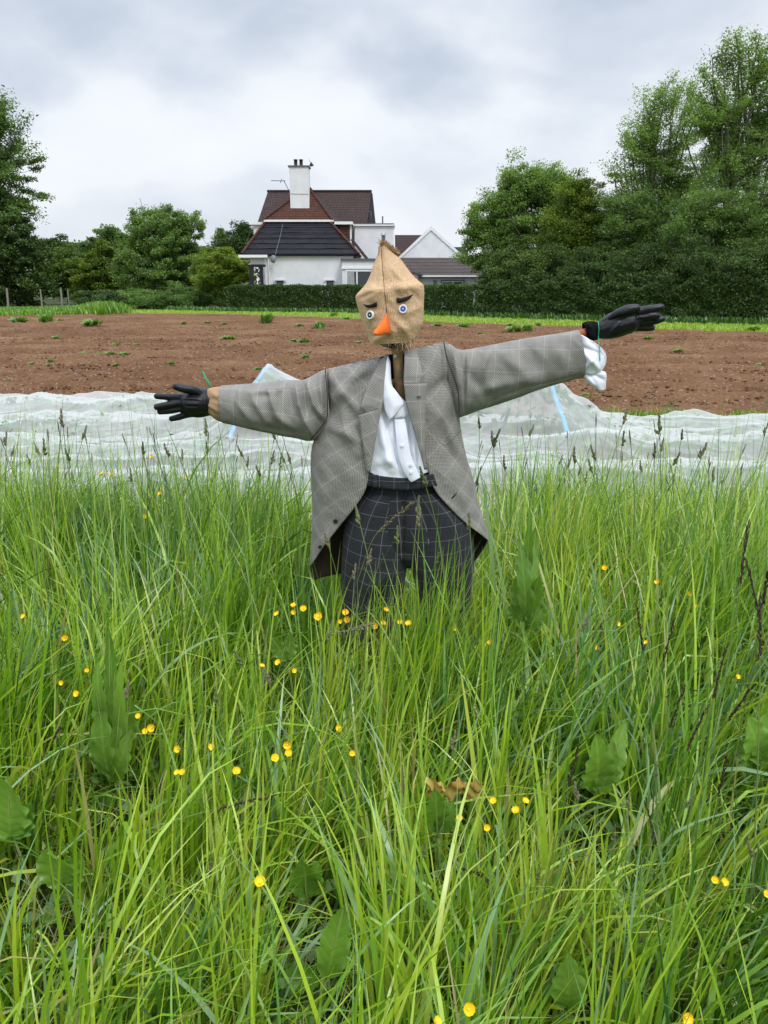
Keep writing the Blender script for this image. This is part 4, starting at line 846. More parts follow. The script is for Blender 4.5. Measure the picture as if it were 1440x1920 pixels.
rf = [(915, 655, 905, 690, 7, .014), (950, 665, 985, 705, 12, .012), (990, 650, 1010, 690, 12, -.008), (900, 735, 940, 720, 10, .012), (940, 720, 1000, 712, 10, .006), (880, 700, 920, 750, 10, -.010), (872, 660, 872, 770, 3, -.010), (905, 690, 885, 760, 8, .010), (1040, 650, 1060, 690, 12, .006), (1090, 702, 1035, 716, 2, -.003), (1035, 716, 985, 727, 2, -.003), (985, 727, 920, 752, 2, -.004), (850, 650, 858, 720, 7, .012)]
cl('sleeve', ring_loft(rs, 130, 72, .95, rot=-.22), M['tweed_sleeve'] if 'tweed_sleeve' in M else M['tweed_body'], J, .003, rf, .009, 12, M['lining'], sd=7)
# shoulder seams as raised welts
for seam in ([(610, 694, 2.585), (613, 730, 2.548), (614, 768, 2.535), (612, 785, 2.53), (598, 806, 2.53), (583, 824, 2.55)], [(832, 641, 2.60), (838, 670, 2.565), (848, 700, 2.55), (859, 735, 2.545), (861, 774, 2.545)]):
    tube_obj('shoulder_seam', [crom(wpath(seam), 20)], [np.full(20, .0022)], M['lining'], J, 6)
# lapels and collars: flat folded cloth just proud of the chest
def sheet(name, rows, mat, parent, nv=30, nu=12, rot=0., th=.004, bil=False, fl=None, wr=.0015): return cl(name, patch(rows, nv, nu, rot, bil), mat, parent, th, fl, wr, 30)
L_ = .0
sheet('lapel', [[(672, 779, 2.515), (706, 768, 2.512), (716, 763, 2.508)], [(678, 815, 2.508), (695, 810, 2.500), (708, 806, 2.500)], [(684, 850, 2.502), (692, 848, 2.494), (701, 846, 2.494)], [(690, 884, 2.500), (692, 884, 2.495), (695, 884, 2.495)]], M['tweed_body'], J, rot=.5, bil=True)
sheet('collar', [[(714, 676, 2.590), (722, 670, 2.586), (727, 664, 2.58)], [(692, 720, 2.545), (708, 714, 2.535), (721, 706, 2.535)], [(676, 762, 2.517), (698, 760, 2.513), (718, 752, 2.510)], [(688, 774, 2.515), (702, 768, 2.512), (717, 764, 2.508)]], M['tweed_body'], J, rot=-.35, bil=True)
sheet('collar', [[(758, 655, 2.575), (766, 653, 2.585), (778, 657, 2.595)], [(758, 680, 2.530), (772, 682, 2.535), (789, 688, 2.55)], [(757, 705, 2.512), (775, 705, 2.512), (794, 704, 2.525)], [(757, 719, 2.507), (774, 719, 2.507), (787, 718, 2.515)]], M['tweed_body'], J, rot=-.1, bil=True)
sheet('lapel', [[(757, 719, 2.505), (778, 719, 2.503), (800, 719, 2.507)], [(761, 755, 2.500), (780, 757, 2.495), (798, 758, 2.498)], [(774, 800, 2.495), (786, 803, 2.488), (797, 805, 2.490)], [(786, 840, 2.492), (792, 842, 2.486), (796, 843, 2.486)], [(797, 880, 2.492), (799, 880, 2.488), (801, 880, 2.488)]], M['tweed_body'], J, rot=.05, bil=True)
tube_obj('buttonhole', [np.linspace(P(781, 744, 2.490), P(790, 744, 2.490), 4)], [np.array([.001, .0026, .0026, .001])], M['dbutton'], J, 6)
tube_obj('buttonhole', [np.linspace(P(846, 936, 2.50), P(857, 924, 2.50), 4)], [np.array([.001, .003, .003, .001])], M['dbutton'], J, 6)
for x, y, r, yy in ((629, 978, .0085, 2.517), (600, 1026, .007, 2.527)):
    disc('button', P(x, y, yy), (0, -1, .05), [(-.006, r), (0, r*1.05), (.003, r*.95), (.002, r*.7), (.002, .0001)], M['dbutton'], J, 18)
tube_obj('pocket_edge', [crom(wpath([(821, 826, 2.507), (835, 836, 2.507), (850, 822, 2.511), (867, 805, 2.53)]), 14)], [np.full(14, .0007)], M['lining'], J, 6)
# --- shirt
sh = [[(722, 668, 2.605), (724, 672, 2.60), (727, 676, 2.60), (730, 682, 2.60)],
      [(714, 720, 2.56), (722, 724, 2.555), (730, 727, 2.56), (737, 728, 2.57)],
      [(711, 748, 2.545), (728, 752, 2.54), (744, 758, 2.545), (762, 756, 2.555)],
      [(708, 770, 2.535), (730, 778, 2.53), (752, 784, 2.53), (772, 788, 2.535)],
      [(700, 820, 2.525), (730, 824, 2.515), (758, 828, 2.515), (790, 832, 2.53)],
      [(694, 870, 2.525), (726, 874, 2.508), (762, 876, 2.508), (802, 872, 2.53)],
      [(690, 884, 2.53), (722, 899, 2.505), (760, 900, 2.505), (806, 884, 2.53)]]
sf = [(712, 795, 735, 880, 8, .010), (722, 780, 730, 840, 5, -.006), (772, 800, 778, 870, 6, .010), (765, 790, 770, 840, 4, -.007), (740, 860, 700, 868, 8, .006), (735, 830, 752, 890, 5, -.006), (785, 850, 790, 885, 6, -.006), (718, 850, 760, 890, 6, .005)]
SH = cl('shirt', patch(sh, 60, 60), M['shirt'], SC, .0015, sf, .004, 18)
sheet('placket', [[(739, 784, 2.519), (748, 786, 2.516), (759, 784, 2.517)], [(742, 815, 2.503), (753, 817, 2.498), (764, 814, 2.502)], [(746, 850, 2.496), (757, 851, 2.490), (769, 848, 2.494)], [(755, 880, 2.490), (766, 880, 2.484), (779, 874, 2.490)], [(766, 898, 2.488), (775, 897, 2.483), (786, 890, 2.488)], [(771, 904, 2.488), (777, 901, 2.484), (788, 895, 2.488)]], M['shirt'], SH, rot=0, th=.002)
sheet('collar', [[(727, 666, 2.575), (729, 672, 2.570), (731, 680, 2.572)], [(717, 715, 2.535), (725, 716, 2.525), (733, 722, 2.530)], [(716, 745, 2.522), (730, 742, 2.508), (746, 738, 2.515)], [(721, 768, 2.515), (738, 764, 2.500), (759, 756, 2.510)], [(731, 788, 2.508), (732, 786, 2.500), (735, 783, 2.502)]], M['shirt'], SH, th=.002, bil=True)
sheet('collar_stand', [[(733, 776, 2.515), (746, 768, 2.507), (760, 757, 2.512)], [(738, 783, 2.515), (750, 781, 2.508), (764, 764, 2.514)], [(742, 786, 2.518), (757, 782, 2.512), (766, 775, 2.516)]], M['shirt'], SH, th=.002, bil=True)
for x, y, yy in ((754, 836, 2.489), (770, 872, 2.480), (771, 886, 2.479)):
    disc('button', P(x, y, yy), (0, -1, .05), [(-.003, .0055), (0, .0058), (.0015, .005), (.0008, .003), (.0008, .0001)], M['button'], SH, 16)
# loose cuff hanging out of the right sleeve
cf = [[(1086, 625, 2.575), (1098, 632, 2.56), (1108, 640, 2.56)], [(1088, 655, 2.56), (1108, 652, 2.545), (1132, 660, 2.555)], [(1090, 680, 2.555), (1110, 678, 2.54), (1135, 682, 2.55)], [(1094, 700, 2.565), (1108, 702, 2.55), (1126, 696, 2.555)]]
cf2 = [[(1092, 690, 2.575), (1112, 694, 2.565), (1128, 696, 2.57)], [(1096, 706, 2.57), (1116, 704, 2.55), (1136, 700, 2.56)], [(1102, 718, 2.565), (1118, 718, 2.55), (1136, 716, 2.56)], [(1112, 724, 2.57), (1124, 732, 2.56), (1135, 730, 2.565)]]
CU = cl('shirt_cuff', patch(cf, 30, 30), M['shirt'], SC, .002, [(1092, 660, 1120, 690, 5, .010), (1090, 650, 1126, 664, 4, -.005), (1096, 690, 1112, 672, 4, .007)], .003, 30)
cl('cuff_fold', patch(cf2, 30, 30), M['shirt'], CU, .002, [(1094, 700, 1112, 722, 4, .008), (1110, 700, 1130, 712, 4, -.006)], .003, 30)
tube_obj('cuff_hem', [crom(wpath([(1108, 638, 2.552), (1130, 656, 2.547), (1136, 672, 2.545), (1130, 690, 2.548), (1126, 696, 2.55)]), 24)], [np.full(24, .0018)], M['shirt'], CU, 6)
# --- trousers
wb = [(688, 886, 812, 884, 2.63, .105, .10), (684, 900, 818, 898, 2.63, .108, .10), (676, 914, 830, 912, 2.63, .110, .10), (658, 940, 856, 938, 2.63, .112, .10), (649, 975, 880, 975, 2.63, .112, .10), (645, 1005, 888, 1005, 2.63, .104, .10), (650, 1035, 884, 1035, 2.63, .078, .08), (662, 1058, 872, 1056, 2.63, .045, .05)]
TR = cl('trousers', ring_loft(wb, 70, 120, .9, rot=0.0), M['trous'], SC, .003, [(758, 900, 757, 1060, 4, -.010), (700, 930, 690, 1050, 12, .009), (735, 1040, 690, 1000, 8, .008), (775, 1040, 830, 1000, 10, .008), (830, 950, 850, 1050, 10, .010), (812, 960, 815, 1060, 7, -.010), (665, 960, 660, 1050, 8, -.006), (752, 1045, 775, 1050, 6, .012)], .005, 10)
ll = [(684, 912, 759, 916, 2.63, .110, .06), (665, 935, 760, 940, 2.63, .116, .06), (652, 965, 761, 970, 2.63, .117, .07), (644, 1000, 763, 1010, 2.625, .115, .08), (641, 1035, 764, 1050, 2.62, .108, .085), (640, 1075, 760, 1085, 2.615, .100, .08), (640, 1110, 756, 1120, 2.61, .082, .075), (644, 1160, 752, 1165, 2.61, .075, .07), (655, 1230, 745, 1232, 2.60, .065, .06), (668, 1300, 735, 1300, 2.6, .06, .055)]
rl = [(759, 916, 822, 912, 2.63, .110, .06), (760, 940, 852, 935, 2.63, .116, .06), (761, 970, 878, 965, 2.63, .117, .07), (762, 1010, 886, 1000, 2.625, .115, .08), (765, 1050, 889, 1035, 2.62, .108, .085), (776, 1085, 887, 1075, 2.615, .100, .08), (782, 1120, 884, 1115, 2.61, .078, .075), (792, 1165, 886, 1165, 2.61, .068, .06), (812, 1230, 900, 1230, 2.61, .06, .055), (842, 1290, 908, 1288, 2.6, .055, .055)]
cl('trouser_leg', ring_loft(ll, 70, 70, .95, rot=-.10), M['trous'], TR, .003, [(700, 1060, 680, 1150, 10, .010), (735, 1070, 690, 1110, 7, .009), (665, 1070, 664, 1140, 8, -.008)], .005, 12, sd=2)
cl('trouser_leg', ring_loft(rl, 70, 70, .95, rot=.06), M['trous'], TR, .003, [(800, 1060, 815, 1140, 8, .010), (850, 1060, 850, 1150, 9, .010), (830, 1060, 832, 1150, 6, -.010)], .005, 12, sd=5)
sheet('waistband', [[(690, 888, 2.520), (730, 894, 2.503), (770, 896, 2.503), (812, 888, 2.522)], [(684, 910, 2.520), (728, 917, 2.503), (772, 918, 2.503), (820, 910, 2.522)]], M['trous'], TR, nv=6, nu=40)
for x in (703, 797): sheet('belt_loop', [[(x-4, 890, 2.500), (x+4, 890, 2.500)], [(x-4, 914, 2.496), (x+4, 914, 2.496)]], M['trous'], TR, nv=6, nu=4, wr=0)
tube_obj('fly_seam', [crom(wpath([(760, 912, 2.503), (760, 960, 2.515), (759, 1010, 2.522), (758, 1050, 2.53)]), 16)], [np.full(16, .0014)], M['dbutton'], TR, 6)
# --- sack head
hd = [ # top -> bottom
 (712, 459, 722, 458, 2.60, .006, .006), (709.5, 464, 726, 463, 2.60, .014, .014), (709, 475, 738, 475, 2.60, .030, .03), (704, 487, 750, 485, 2.60, .046, .045), (699, 500, 760, 498, 2.60, .062, .06), (693, 518, 773, 515, 2.60, .080, .075),
 (686, 532, 785, 527, 2.60, .092, .085), (676, 544, 794, 535, 2.60, .100, .09), (668, 553, 795.5, 548, 2.60, .104, .095), (667, 561, 795, 560, 2.60, .105, .095), (671, 577, 794.5, 576, 2.60, .105, .095), (675, 590, 794, 590, 2.60, .102, .09), (680, 606, 793, 604, 2.60, .098, .085), (686, 622, 786, 618, 2.60, .088, .075), (689, 628, 781, 624, 2.60, .082, .07)]
V, Fc, uv, fr = ring_loft(hd, 120, 120, .93)
row = np.repeat(np.linspace(0, 1, 120), 120); V[:, 2] -= np.clip(fr, 0, 1)*np.clip((row-.72)/.28, 0, 1)**1.5*.028
Q = proj(V); seamx = np.interp(Q[:, 1], [455, 500, 545, 590, 640], [715, 718, 722, 726, 731])
V[:, 1] += .006*fr*np.exp(-((Q[:, 0]-seamx)/2.2)**2)
V = folds(V, [(700, 500, 690, 600, 10, .008), (755, 520, 770, 600, 14, .008), (680, 545, 725, 545, 9, .006), (735, 540, 790, 540, 9, .007), (672, 560, 700, 548, 5, -.006), (725, 552, 740, 575, 4, .004), (760, 590, 790, 575, 6, .005), (700, 610, 712, 640, 4, .005), (770, 545, 792, 570, 5, -.005), (740, 600, 770, 632, 6, .005), (730, 500, 765, 535, 5, .004), (700, 640, 720, 630, 6, .006), (690, 560, 700, 580, 8, -.006), (745, 620, 780, 610, 10, .005), (745, 480, 750, 530, 8, .005), (712, 490, 714, 560, 4, .004)], fr)
V[:, 1] -= (.010*fbm(V[:, 0]*15, V[:, 2]*12, 44)*2+.0035*fbm(V[:, 0]*50+V[:, 2]*30, V[:, 2]*22, 46)*2)*np.where(V[:, 1] < 2.6, 1, -1)
HDV = V.copy(); HDQ = proj(HDV); front = HDV[:, 1] < 2.6
head = mesh('sack_head', V, Fc, M['burlap'], SC, uv=uv); solid(head, .004, -1)
def onhead(x, y, off=.002):
    d = (HDQ[:, 0]-x)**2+(HDQ[:, 1]-y)**2; d[~front] = 1e9
    i = np.argsort(d)[:6]; w = 1/(d[i]+.1); yy = (HDV[i, 1]*w).sum()/w.sum()-off
    return P(x, y, yy)
def strip_on(name, top, bot, mat, off, th):
    T = np.array([onhead(*p, off) for p in crom(np.array(top, float), 16)]); B_ = np.array([onhead(*p, off) for p in crom(np.array(bot, float), 16)])
    V = np.concatenate([T, (T+B_)/2-[0, .001, 0], B_]); return solid(mesh(name, V, grid_faces(3, 16), mat, head), th, 0)
strip_on('eyebrow', [(682, 570), (689, 571.8), (697, 570), (706, 565.8)], [(682.6, 571.5), (689, 576.5), (697, 576.4), (706.5, 575.5)], M['brow'], .004, .004)
strip_on('eyebrow', [(743.5, 558), (752, 559), (763, 556), (773, 552)], [(744.8, 568), (753, 567), (764, 562.5), (773.3, 553.2)], M['brow'], .004, .004)
for x, y, rx, ry, im, n_ in ((693.8, 590.5, 5.2, 7.8, 'green_iris', 1), (755.6, 579.2, 6.7, 7.8, 'blue_iris', 1)):
    g = onhead(x, y, .004); a = onhead(x-5, y, .004)-onhead(x+5, y, .004); nrm = np.array([a[1], -a[0], 0]); nrm /= np.linalg.norm(nrm); nrm = nrm if nrm[1] < 0 else -nrm
    k = 2.5/F*1.02
    r = ry*k*.98
    e = disc('eye', g, nrm, [(-.004, r), (.001, r), (.0028, r*.95), (.0032, r*.85), (.0030, r*.74), (.0022, r*.68), (.0022, .0001)], M['button'], head, 32)
    disc('iris', g, nrm, [(.0022, r*.62), (.0029, r*.60), (.0031, r*.52), (.0029, r*.3), (.0029, .0001)], M[im], e, 24)
    disc('centre_thread', g, nrm, [(.0029, r*.17), (.0037, r*.14), (.0038, .0001)], M['button'], e, 10)
ns = [(727, 586, 733, 627, 2.515, .006, .02), (724, 590, 732, 626, 2.50, .020, .02), (718, 599, 727, 626, 2.485, .024, .022), (711, 608, 719, 627, 2.462, .020, .02), (705, 616, 712, 628.5, 2.445, .014, .014), (701, 621, 706, 629, 2.435, .009, .009), (699.5, 624, 701, 628, 2.432, .003, .003)]
V, Fc, uv, fr = ring_loft(ns, 50, 36, 1.0); V[:, 1] -= .002*fbm(V[:, 0]*60, V[:, 2]*60, 4); mesh('nose', V, Fc, M['orange'], head, uv=uv)
# sewn seam line, frayed hem, ginger tuft
tube_obj('seam', [np.array([onhead(x, y, .0005) for x, y in crom(np.array([(714.5, 466), (717, 500), (721, 545), (725, 587)], float), 50)])], [np.full(50, .0011)], pbr('seam_thread', (.12, .07, .035), .9), head, 5)
rg = np.random.default_rng(5); ps, rs_ = [], []
hem = HDV[-120:]
def fib(p, d, L, n=6, curl=.4):
    d = d/np.linalg.norm(d); out = [p]
    for _ in range(n): d = d+rg.normal(0, curl/n*1.6, 3); d /= np.linalg.norm(d); out.append(out[-1]+d*L/n)
    return np.array(out)
for i in rg.integers(0, 120, 260):
    L = abs(rg.normal(0, .005))+.003
    if rg.random() < .06: L *= 3.5
    ps.append(fib(hem[i]+rg.normal(0, .002, 3), np.array([rg.normal(0, .5), rg.normal(-.2, .4), -.8]), L)); rs_.append(np.full(7, .0005))
for x, L in ((765, .05), (770, .06), (774, .045), (757, .05), (680, .03), (683, .04), (752, .04), (776, .05)):
    g = onhead(x, 634 if x > 700 else 626, 0.0); p = fib(g, np.array([rg.normal(0, .4) if x > 700 else -.9, -.1, -1.0 if x > 700 else -.3]), L, 8, .9); ps.append(p); rs_.append(np.full(9, .0013))
V, Fc = tubes(ps, rs_, 4); mesh('frayed_hem', V, Fc, M['fibre'], head)
# ragged hem pieces of cloth
ps, rs_ = [], []
for t in rg.uniform(0, 1, 420):
    x = 715+t**1.0*30; y = 459+18*t+rg.normal(0, 1.0); p = P(x, y, 2.60+rg.uniform(-.005, .03)*1.0)
    ps.append(fib(p, np.array([rg.normal(.15, .35), rg.normal(0, .3), 1.0-.3*t]), rg.uniform(.006, .020)*(1.2-.5*t), 5, .5)); rs_.append(np.full(6, .0008))
V, Fc = tubes(ps, rs_, 4); mesh('ginger_tuft', V, Fc, M['tuft'], head)
ps, rs_ = [], []
for t in rg.uniform(0, 1, 110):
    x = 712+t*34; y = 457+22*max(0, t-.2)+rg.normal(0, 1.0); ps.append(fib(P(x, y+2, 2.59), np.array([rg.normal(-.1+t*.4, .6), -.1, 1.0]), rg.uniform(.006, .02), 5, .7)); rs_.append(np.full(6, .0007))
for t in rg.uniform(0, 1, 40):
    x = 745+t*50; y = np.interp(x, [745, 760, 773, 785, 794], [480, 498, 515, 527, 536]); ps.append(fib(P(x, y+1, 2.60), np.array([rg.normal(.4, .4), 0, 1.0]), rg.uniform(.003, .010), 5, .7)); rs_.append(np.full(6, .0006))
ps.append(fib(P(718, 456, 2.59), np.array([-.15, 0, 1.]), .028, 7, .9)); rs_.append(np.full(8, .0006))
V, Fc = tubes(ps, rs_, 4); mesh('frayed_tip', V, Fc, M['fibre'], head)
# dark stuffing showing under the hem
st = ring_loft([(697, 618, 774, 614, 2.60, .07, .06), (700, 634, 772, 630, 2.60, .065, .055), (712, 646, 766, 640, 2.60, .05, .04), (728, 652, 760, 648, 2.60, .03, .03), (738, 656, 756, 654, 2.60, .015, .015)], 20, 40)
V = st[0]; V[:, 2] += .008*fbm(V[:, 0]*40, V[:, 1]*40, 8)*2; mesh('stuffing', V, st[1], M['dark'], head)
ps = [fib(P(rg.uniform(728, 764), rg.uniform(646, 656), 2.56), np.array([rg.normal(0, .6), -.2, -.5]), rg.uniform(.006, .018), 5, .8) for _ in range(110)]
V, Fc = tubes(ps, [np.full(6, .0006)]*110, 4); mesh('straw', V, Fc, M['fibre'], head)
# --- gloves: tapered capsules fused by remeshing
def sdf_mesh(name, caps, mat, parent, vox=.0026, smooth=4, fl=None):
    bm = bmesh.new()
    for pts, rr in caps:
        pts = np.array([P(*p) for p in pts]); k = max(10, int(np.linalg.norm(np.diff(pts, axis=0), axis=1).sum()/.003)); C = crom(pts, k); R_ = crom(np.array(rr, float)[:, None], k)[:, 0]*1.22
        for c, r in zip(C[::2], R_[::2]):
            bmesh.ops.create_icosphere(bm, subdivisions=2, radius=r, matrix=Matrix.Translation(c))
    me = bpy.data.meshes.new('tmp'); bm.to_mesh(me); bm.free(); o = bpy.data.objects.new('tmp', me); COL.objects.link(o)
    m = o.modifiers.new('r', 'REMESH'); m.mode = 'VOXEL'; m.voxel_size = vox; m.use_smooth_shade = True
    m = o.modifiers.new('s', 'SMOOTH'); m.iterations = smooth; m.factor = .5
    dg = bpy.context.evaluated_depsgraph_get(); ev = o.evaluated_get(dg); me2 = bpy.data.meshes.new_from_object(ev)
    bpy.data.objects.remove(o); bpy.data.meshes.remove(me)
    n = len(me2.vertices); V = np.zeros(n*3); me2.vertices.foreach_get('co', V); V = V.reshape(-1, 3)
    if fl: V = folds(V, fl)
    V[:, 1] += .0012*fbm(V[:, 0]*90, V[:, 2]*90, 3)
    me2.vertices.foreach_set('co', V.ravel()); me2.materials.clear(); me2.materials.append(mat); me2.name = name
    me2.polygons.foreach_set('use_smooth', np.ones(len(me2.polygons), bool)); me2.update()
    o = bpy.data.objects.new(name, me2); COL.objects.link(o); o.parent = parent; o.matrix_parent_inverse = Matrix.Translation(-world_loc(parent)); return o
GL = sdf_mesh('glove', [
 ([(392, 755, 2.6), (375, 755, 2.59), (358, 756, 2.585)], [.034, .036, .034]), ([(392, 742, 2.6), (372, 742, 2.59), (350, 747, 2.585)], [.020, .022, .018]), ([(392, 768, 2.6), (372, 772, 2.59), (352, 770, 2.585)], [.018, .018, .016]),
 ([(378, 742, 2.585), (362, 732, 2.565), (345, 729, 2.555), (330, 725, 2.55)], [.016, .0145, .0125, .0105]),
 ([(358, 748, 2.585), (335, 745, 2.58), (312, 744, 2.578), (294, 743, 2.578)], [.0165, .0115, .0100, .0090]),
 ([(356, 756, 2.583), (335, 756, 2.575), (312, 760, 2.568), (294, 763, 2.566)], [.016, .0115, .0105, .0095]),
 ([(358, 764, 2.586), (338, 766, 2.58), (318, 770, 2.576), (300, 772, 2.575)], [.015, .0112, .0102, .0090]),
 ([(366, 772, 2.588), (350, 777, 2.588), (335, 782, 2.59), (322, 785, 2.592)], [.015, .0112, .0100, .0088])], M['rubber'], SC, fl=[(352, 738, 378, 746, 3, -.003), (345, 751, 372, 752, 2, -.0025), (348, 761, 370, 762, 2, -.0025), (384, 742, 386, 770, 3, .003)])
tan_ = [(386, 731, 391, 776, 2.60, .030, .03), (393, 728, 398, 781, 2.60, .038, .036), (402, 726, 408, 788, 2.60, .048, .045), (413, 725, 420, 792, 2.60, .056, .05), (424, 724, 431, 794, 2.60, .058, .055)]
cl('tan_cuff', ring_loft(tan_, 40, 60, 1.0), M['tan'], SC, .003, [(388, 758, 410, 772, 3, .005), (395, 735, 412, 745, 4, .004), (390, 768, 405, 786, 3, .004), (392, 748, 415, 752, 3, -.004)], .003, 30)
tie = crom(wpath([(381, 697, 2.57), (384, 706, 2.565), (390, 716, 2.56), (396, 726, 2.56)]), 10)
V = np.concatenate([tie+[.003, 0, .001], tie-[.003, 0, .001]]); solid(mesh('cable_tie', V, grid_faces(2, 10), M['twine'], SC), .002)
GRt = sdf_mesh('glove', [
 ([(1124, 619, 2.59), (1140, 616, 2.585), (1155, 611, 2.58), (1180, 604, 2.575)], [.024, .030, .034, .030]), ([(1128, 612, 2.59), (1150, 600, 2.58), (1180, 590, 2.575), (1195, 584, 2.575)], [.018, .022, .022, .016]), ([(1126, 625, 2.59), (1150, 622, 2.585), (1180, 616, 2.58)], [.014, .018, .016]),
 ([(1148, 596, 2.565), (1162, 588, 2.550), (1178, 581, 2.545), (1194, 578, 2.545)], [.013, .0155, .0145, .0125]),
 ([(1188, 588, 2.57), (1206, 582, 2.565), (1224, 579, 2.56), (1239, 576, 2.56)], [.0165, .0125, .0115, .0100]),
 ([(1190, 597, 2.57), (1206, 594, 2.563), (1222, 592, 2.56), (1233, 592, 2.56)], [.016, .0122, .0112, .0100]),
 ([(1190, 605, 2.575), (1210, 604, 2.575), (1228, 602, 2.577), (1241, 598, 2.58)], [.015, .0115, .0105, .0092]),
 ([(1186, 612, 2.58), (1202, 614, 2.58), (1214, 615, 2.585), (1224, 615, 2.59)], [.015, .0115, .0100, .0085])], M['rubber'], SC, fl=[(1145, 600, 1175, 590, 2.5, -.005), (1194, 592, 1215, 589, 1.6, -.003), (1196, 600, 1215, 599, 1.6, -.003), (1145, 625, 1160, 605, 3, .004), (1192, 585, 1200, 612, 3, -.002)])
cu = [(1092, 606, 1098, 634, 2.59, .022, .02), (1098, 603, 1106, 639, 2.59, .030, .028), (1108, 602, 1116, 638, 2.59, .030, .028), (1116, 603, 1123, 635, 2.59, .026, .026), (1123, 604, 1128, 632, 2.59, .024, .024)]
cl('knit_cuff', ring_loft(cu, 30, 44, 1.0), M['knit'], GRt, .004, [(1100, 605, 1108, 615, 3, .006), (1112, 604, 1118, 634, 3, -.003)], .004, 60)
tube_obj('green_tie', [crom(wpath([(1122, 604, 2.60), (1122, 606, 2.565), (1123, 618, 2.560), (1122, 632, 2.565), (1124, 650, 2.545), (1125, 676, 2.54)]), 24)], [np.full(24, .0018)], M['twine'], SC, 6)

# ------------------------------------------------------------ crop cover, hoops and crop
HP = [(-1.13, 7.35, .80, .76), (1.50, 7.35, .80, .745)]     # x, y, half span, height
def cover_z(x, y):
    ye = np.interp(x, [-7, -1, .6, 3, 8], [10.1, 9.8, 8.9, 8.15, 7.85])
    b = .17+.16*fbm(x*.7, y*1.1, 61, 3)+.12*(vn(x*2.2, y*2.4, 65)-.4)*np.clip(vn(x*.6, y*.6, 66)*2-.5, 0, 1)
    rows = .05*np.sin(y*5.2+fbm(x*.4, y*.3, 67)*3)
    z = b+rows
    for (cx, cy, ry, h), sgn in zip(HP, (-1, 1)):
        pass
    (x1, y1, r1, h1), (x2, y2, r2, h2) = HP
    d1 = np.clip((x1-x)/.8, 0, 1); d2 = np.clip((x-x2)/1.15, 0, 1)
    t = np.clip((x-x1)/(x2-x1), 0, 1); mid = h1*(1-t)+h2*t-.30*np.sin(pi*t)**.6
    T = mid*(1-d1)**1.35*(1-d2)**1.25
    sl = 1+.55*d1+.75*d2
    q = (y-7.35)/(r1*sl); hy = np.where(np.abs(q) < 1, (1-np.abs(q)**2.2)**.75, 0)
    a = np.arctan2(y-7.35, (x-x2)*1.2); rad = np.hypot(y-7.35, x-x2)
    tent = T*hy+.020*np.sin(a*13+fbm(x*2, y*2, 70)*5)*np.clip(rad, 0, .8)*(T*hy > .02)
    k = .06; m = np.maximum(z, tent)+k*np.exp(-np.abs(z-tent)/k)*.5
    # long wrinkles of the netting
    def rid(u, v, s): return (1-np.abs(2*vn(u, v, s)-1))**3.0
    gat = np.clip(vn(x*.9, y*.9, 80)*1.8-.4, .1, 1); w = 1.35*(.05*rid(x*.6+y*.5, y*2.0-x*.35, 71)+.026*rid(x*1.4+y*1.6, y*4.2+x*1.3, 72)*gat+.030*rid(x*1.7-y*1.4, y*4.2-x*1.9, 73)*(1.1-gat)+.007*rid(x*3.5+y*2, y*9+x*3, 74)+.008*rid(x*4-y*3, y*8-x*4, 76))
    m = m+w*1.15
    f = np.clip((ye-y)/.22, 0, 1)**.6*np.clip((y-3.95)/.2, 0, 1)**.6
    return np.maximum(m*f, .012+.0*x), ye
cx, cy = np.meshgrid(np.arange(-7.5, 9.5, .0195), np.arange(3.95, 10.3, .0195))
ye = np.interp(cx, [-7, -1, .6, 3, 8], [10.1, 9.8, 8.9, 8.15, 7.85]); cy = 3.95+(cy-3.95)/(cy.max()-3.95)*(ye+.02+.05*fbm(cx*2, cx*0+1, 9)-3.95)
cz, _ = cover_z(cx, cy)
CV = mesh('crop_netting', np.stack([cx, cy, cz+.015], -1).reshape(-1, 3), grid_faces(*cx.shape), M['cover'])
tag(CV, 'wrinkled white translucent netting spread over the crop beds behind the scarecrow', 'netting')
for i, (hx, hy_, r, h) in enumerate(HP):
    sk = (.42, -.26)[i]
    t = np.linspace(0, pi, 40); x = hx-np.cos(t)*r*sk*.8; y = hy_-np.cos(t)*r*.98; z = np.maximum(cover_z(x, y)[0]-.012, 0.0); z[0] = z[-1] = -.05
    z = np.minimum(z, h*np.sin(t)**.75+.05)
    e = tube_obj('hoop', [np.stack([x, y, z+.006], -1)], [np.full(40, .021)], M['hoop'], None, 8)
    tag(e, ('blue plastic pipe hoop under the netting, below the tweed sleeve with the tan cuff', 'blue plastic pipe hoop under the netting peak, below the sleeve with the loose white cuff')[i], 'hoop', 'pipe hoops holding up the netting')
t = np.linspace(0, pi, 30); y = 7.35-np.cos(t)*.7; x = 1.27+0*t+.02*np.sin(t)
n = 30000; rr = RNG.integers(0, 8, n); x = RNG.uniform(-6, 7, n); y = 4.6+rr*.62+RNG.normal(0, .12, n); x = np.round(x/.42)*.42+RNG.normal(0, .11, n)
ok = (vn(x*.8, y*.9, 91) > .22); x = x[ok]; y = y[ok]; n = len(x)
zc_ = cover_z(x, y)[0]; V, f = leaves(np.stack([x, y, np.clip(zc_-RNG.uniform(.005, .10, n), .02, 1)], -1), .085, .6, 1.0)
tag(mesh('crop_plants', V, f, M['crop'], smooth=False, attrs={'tint': np.repeat(RNG.uniform(0, 1, n), 4)}), kind='stuff')

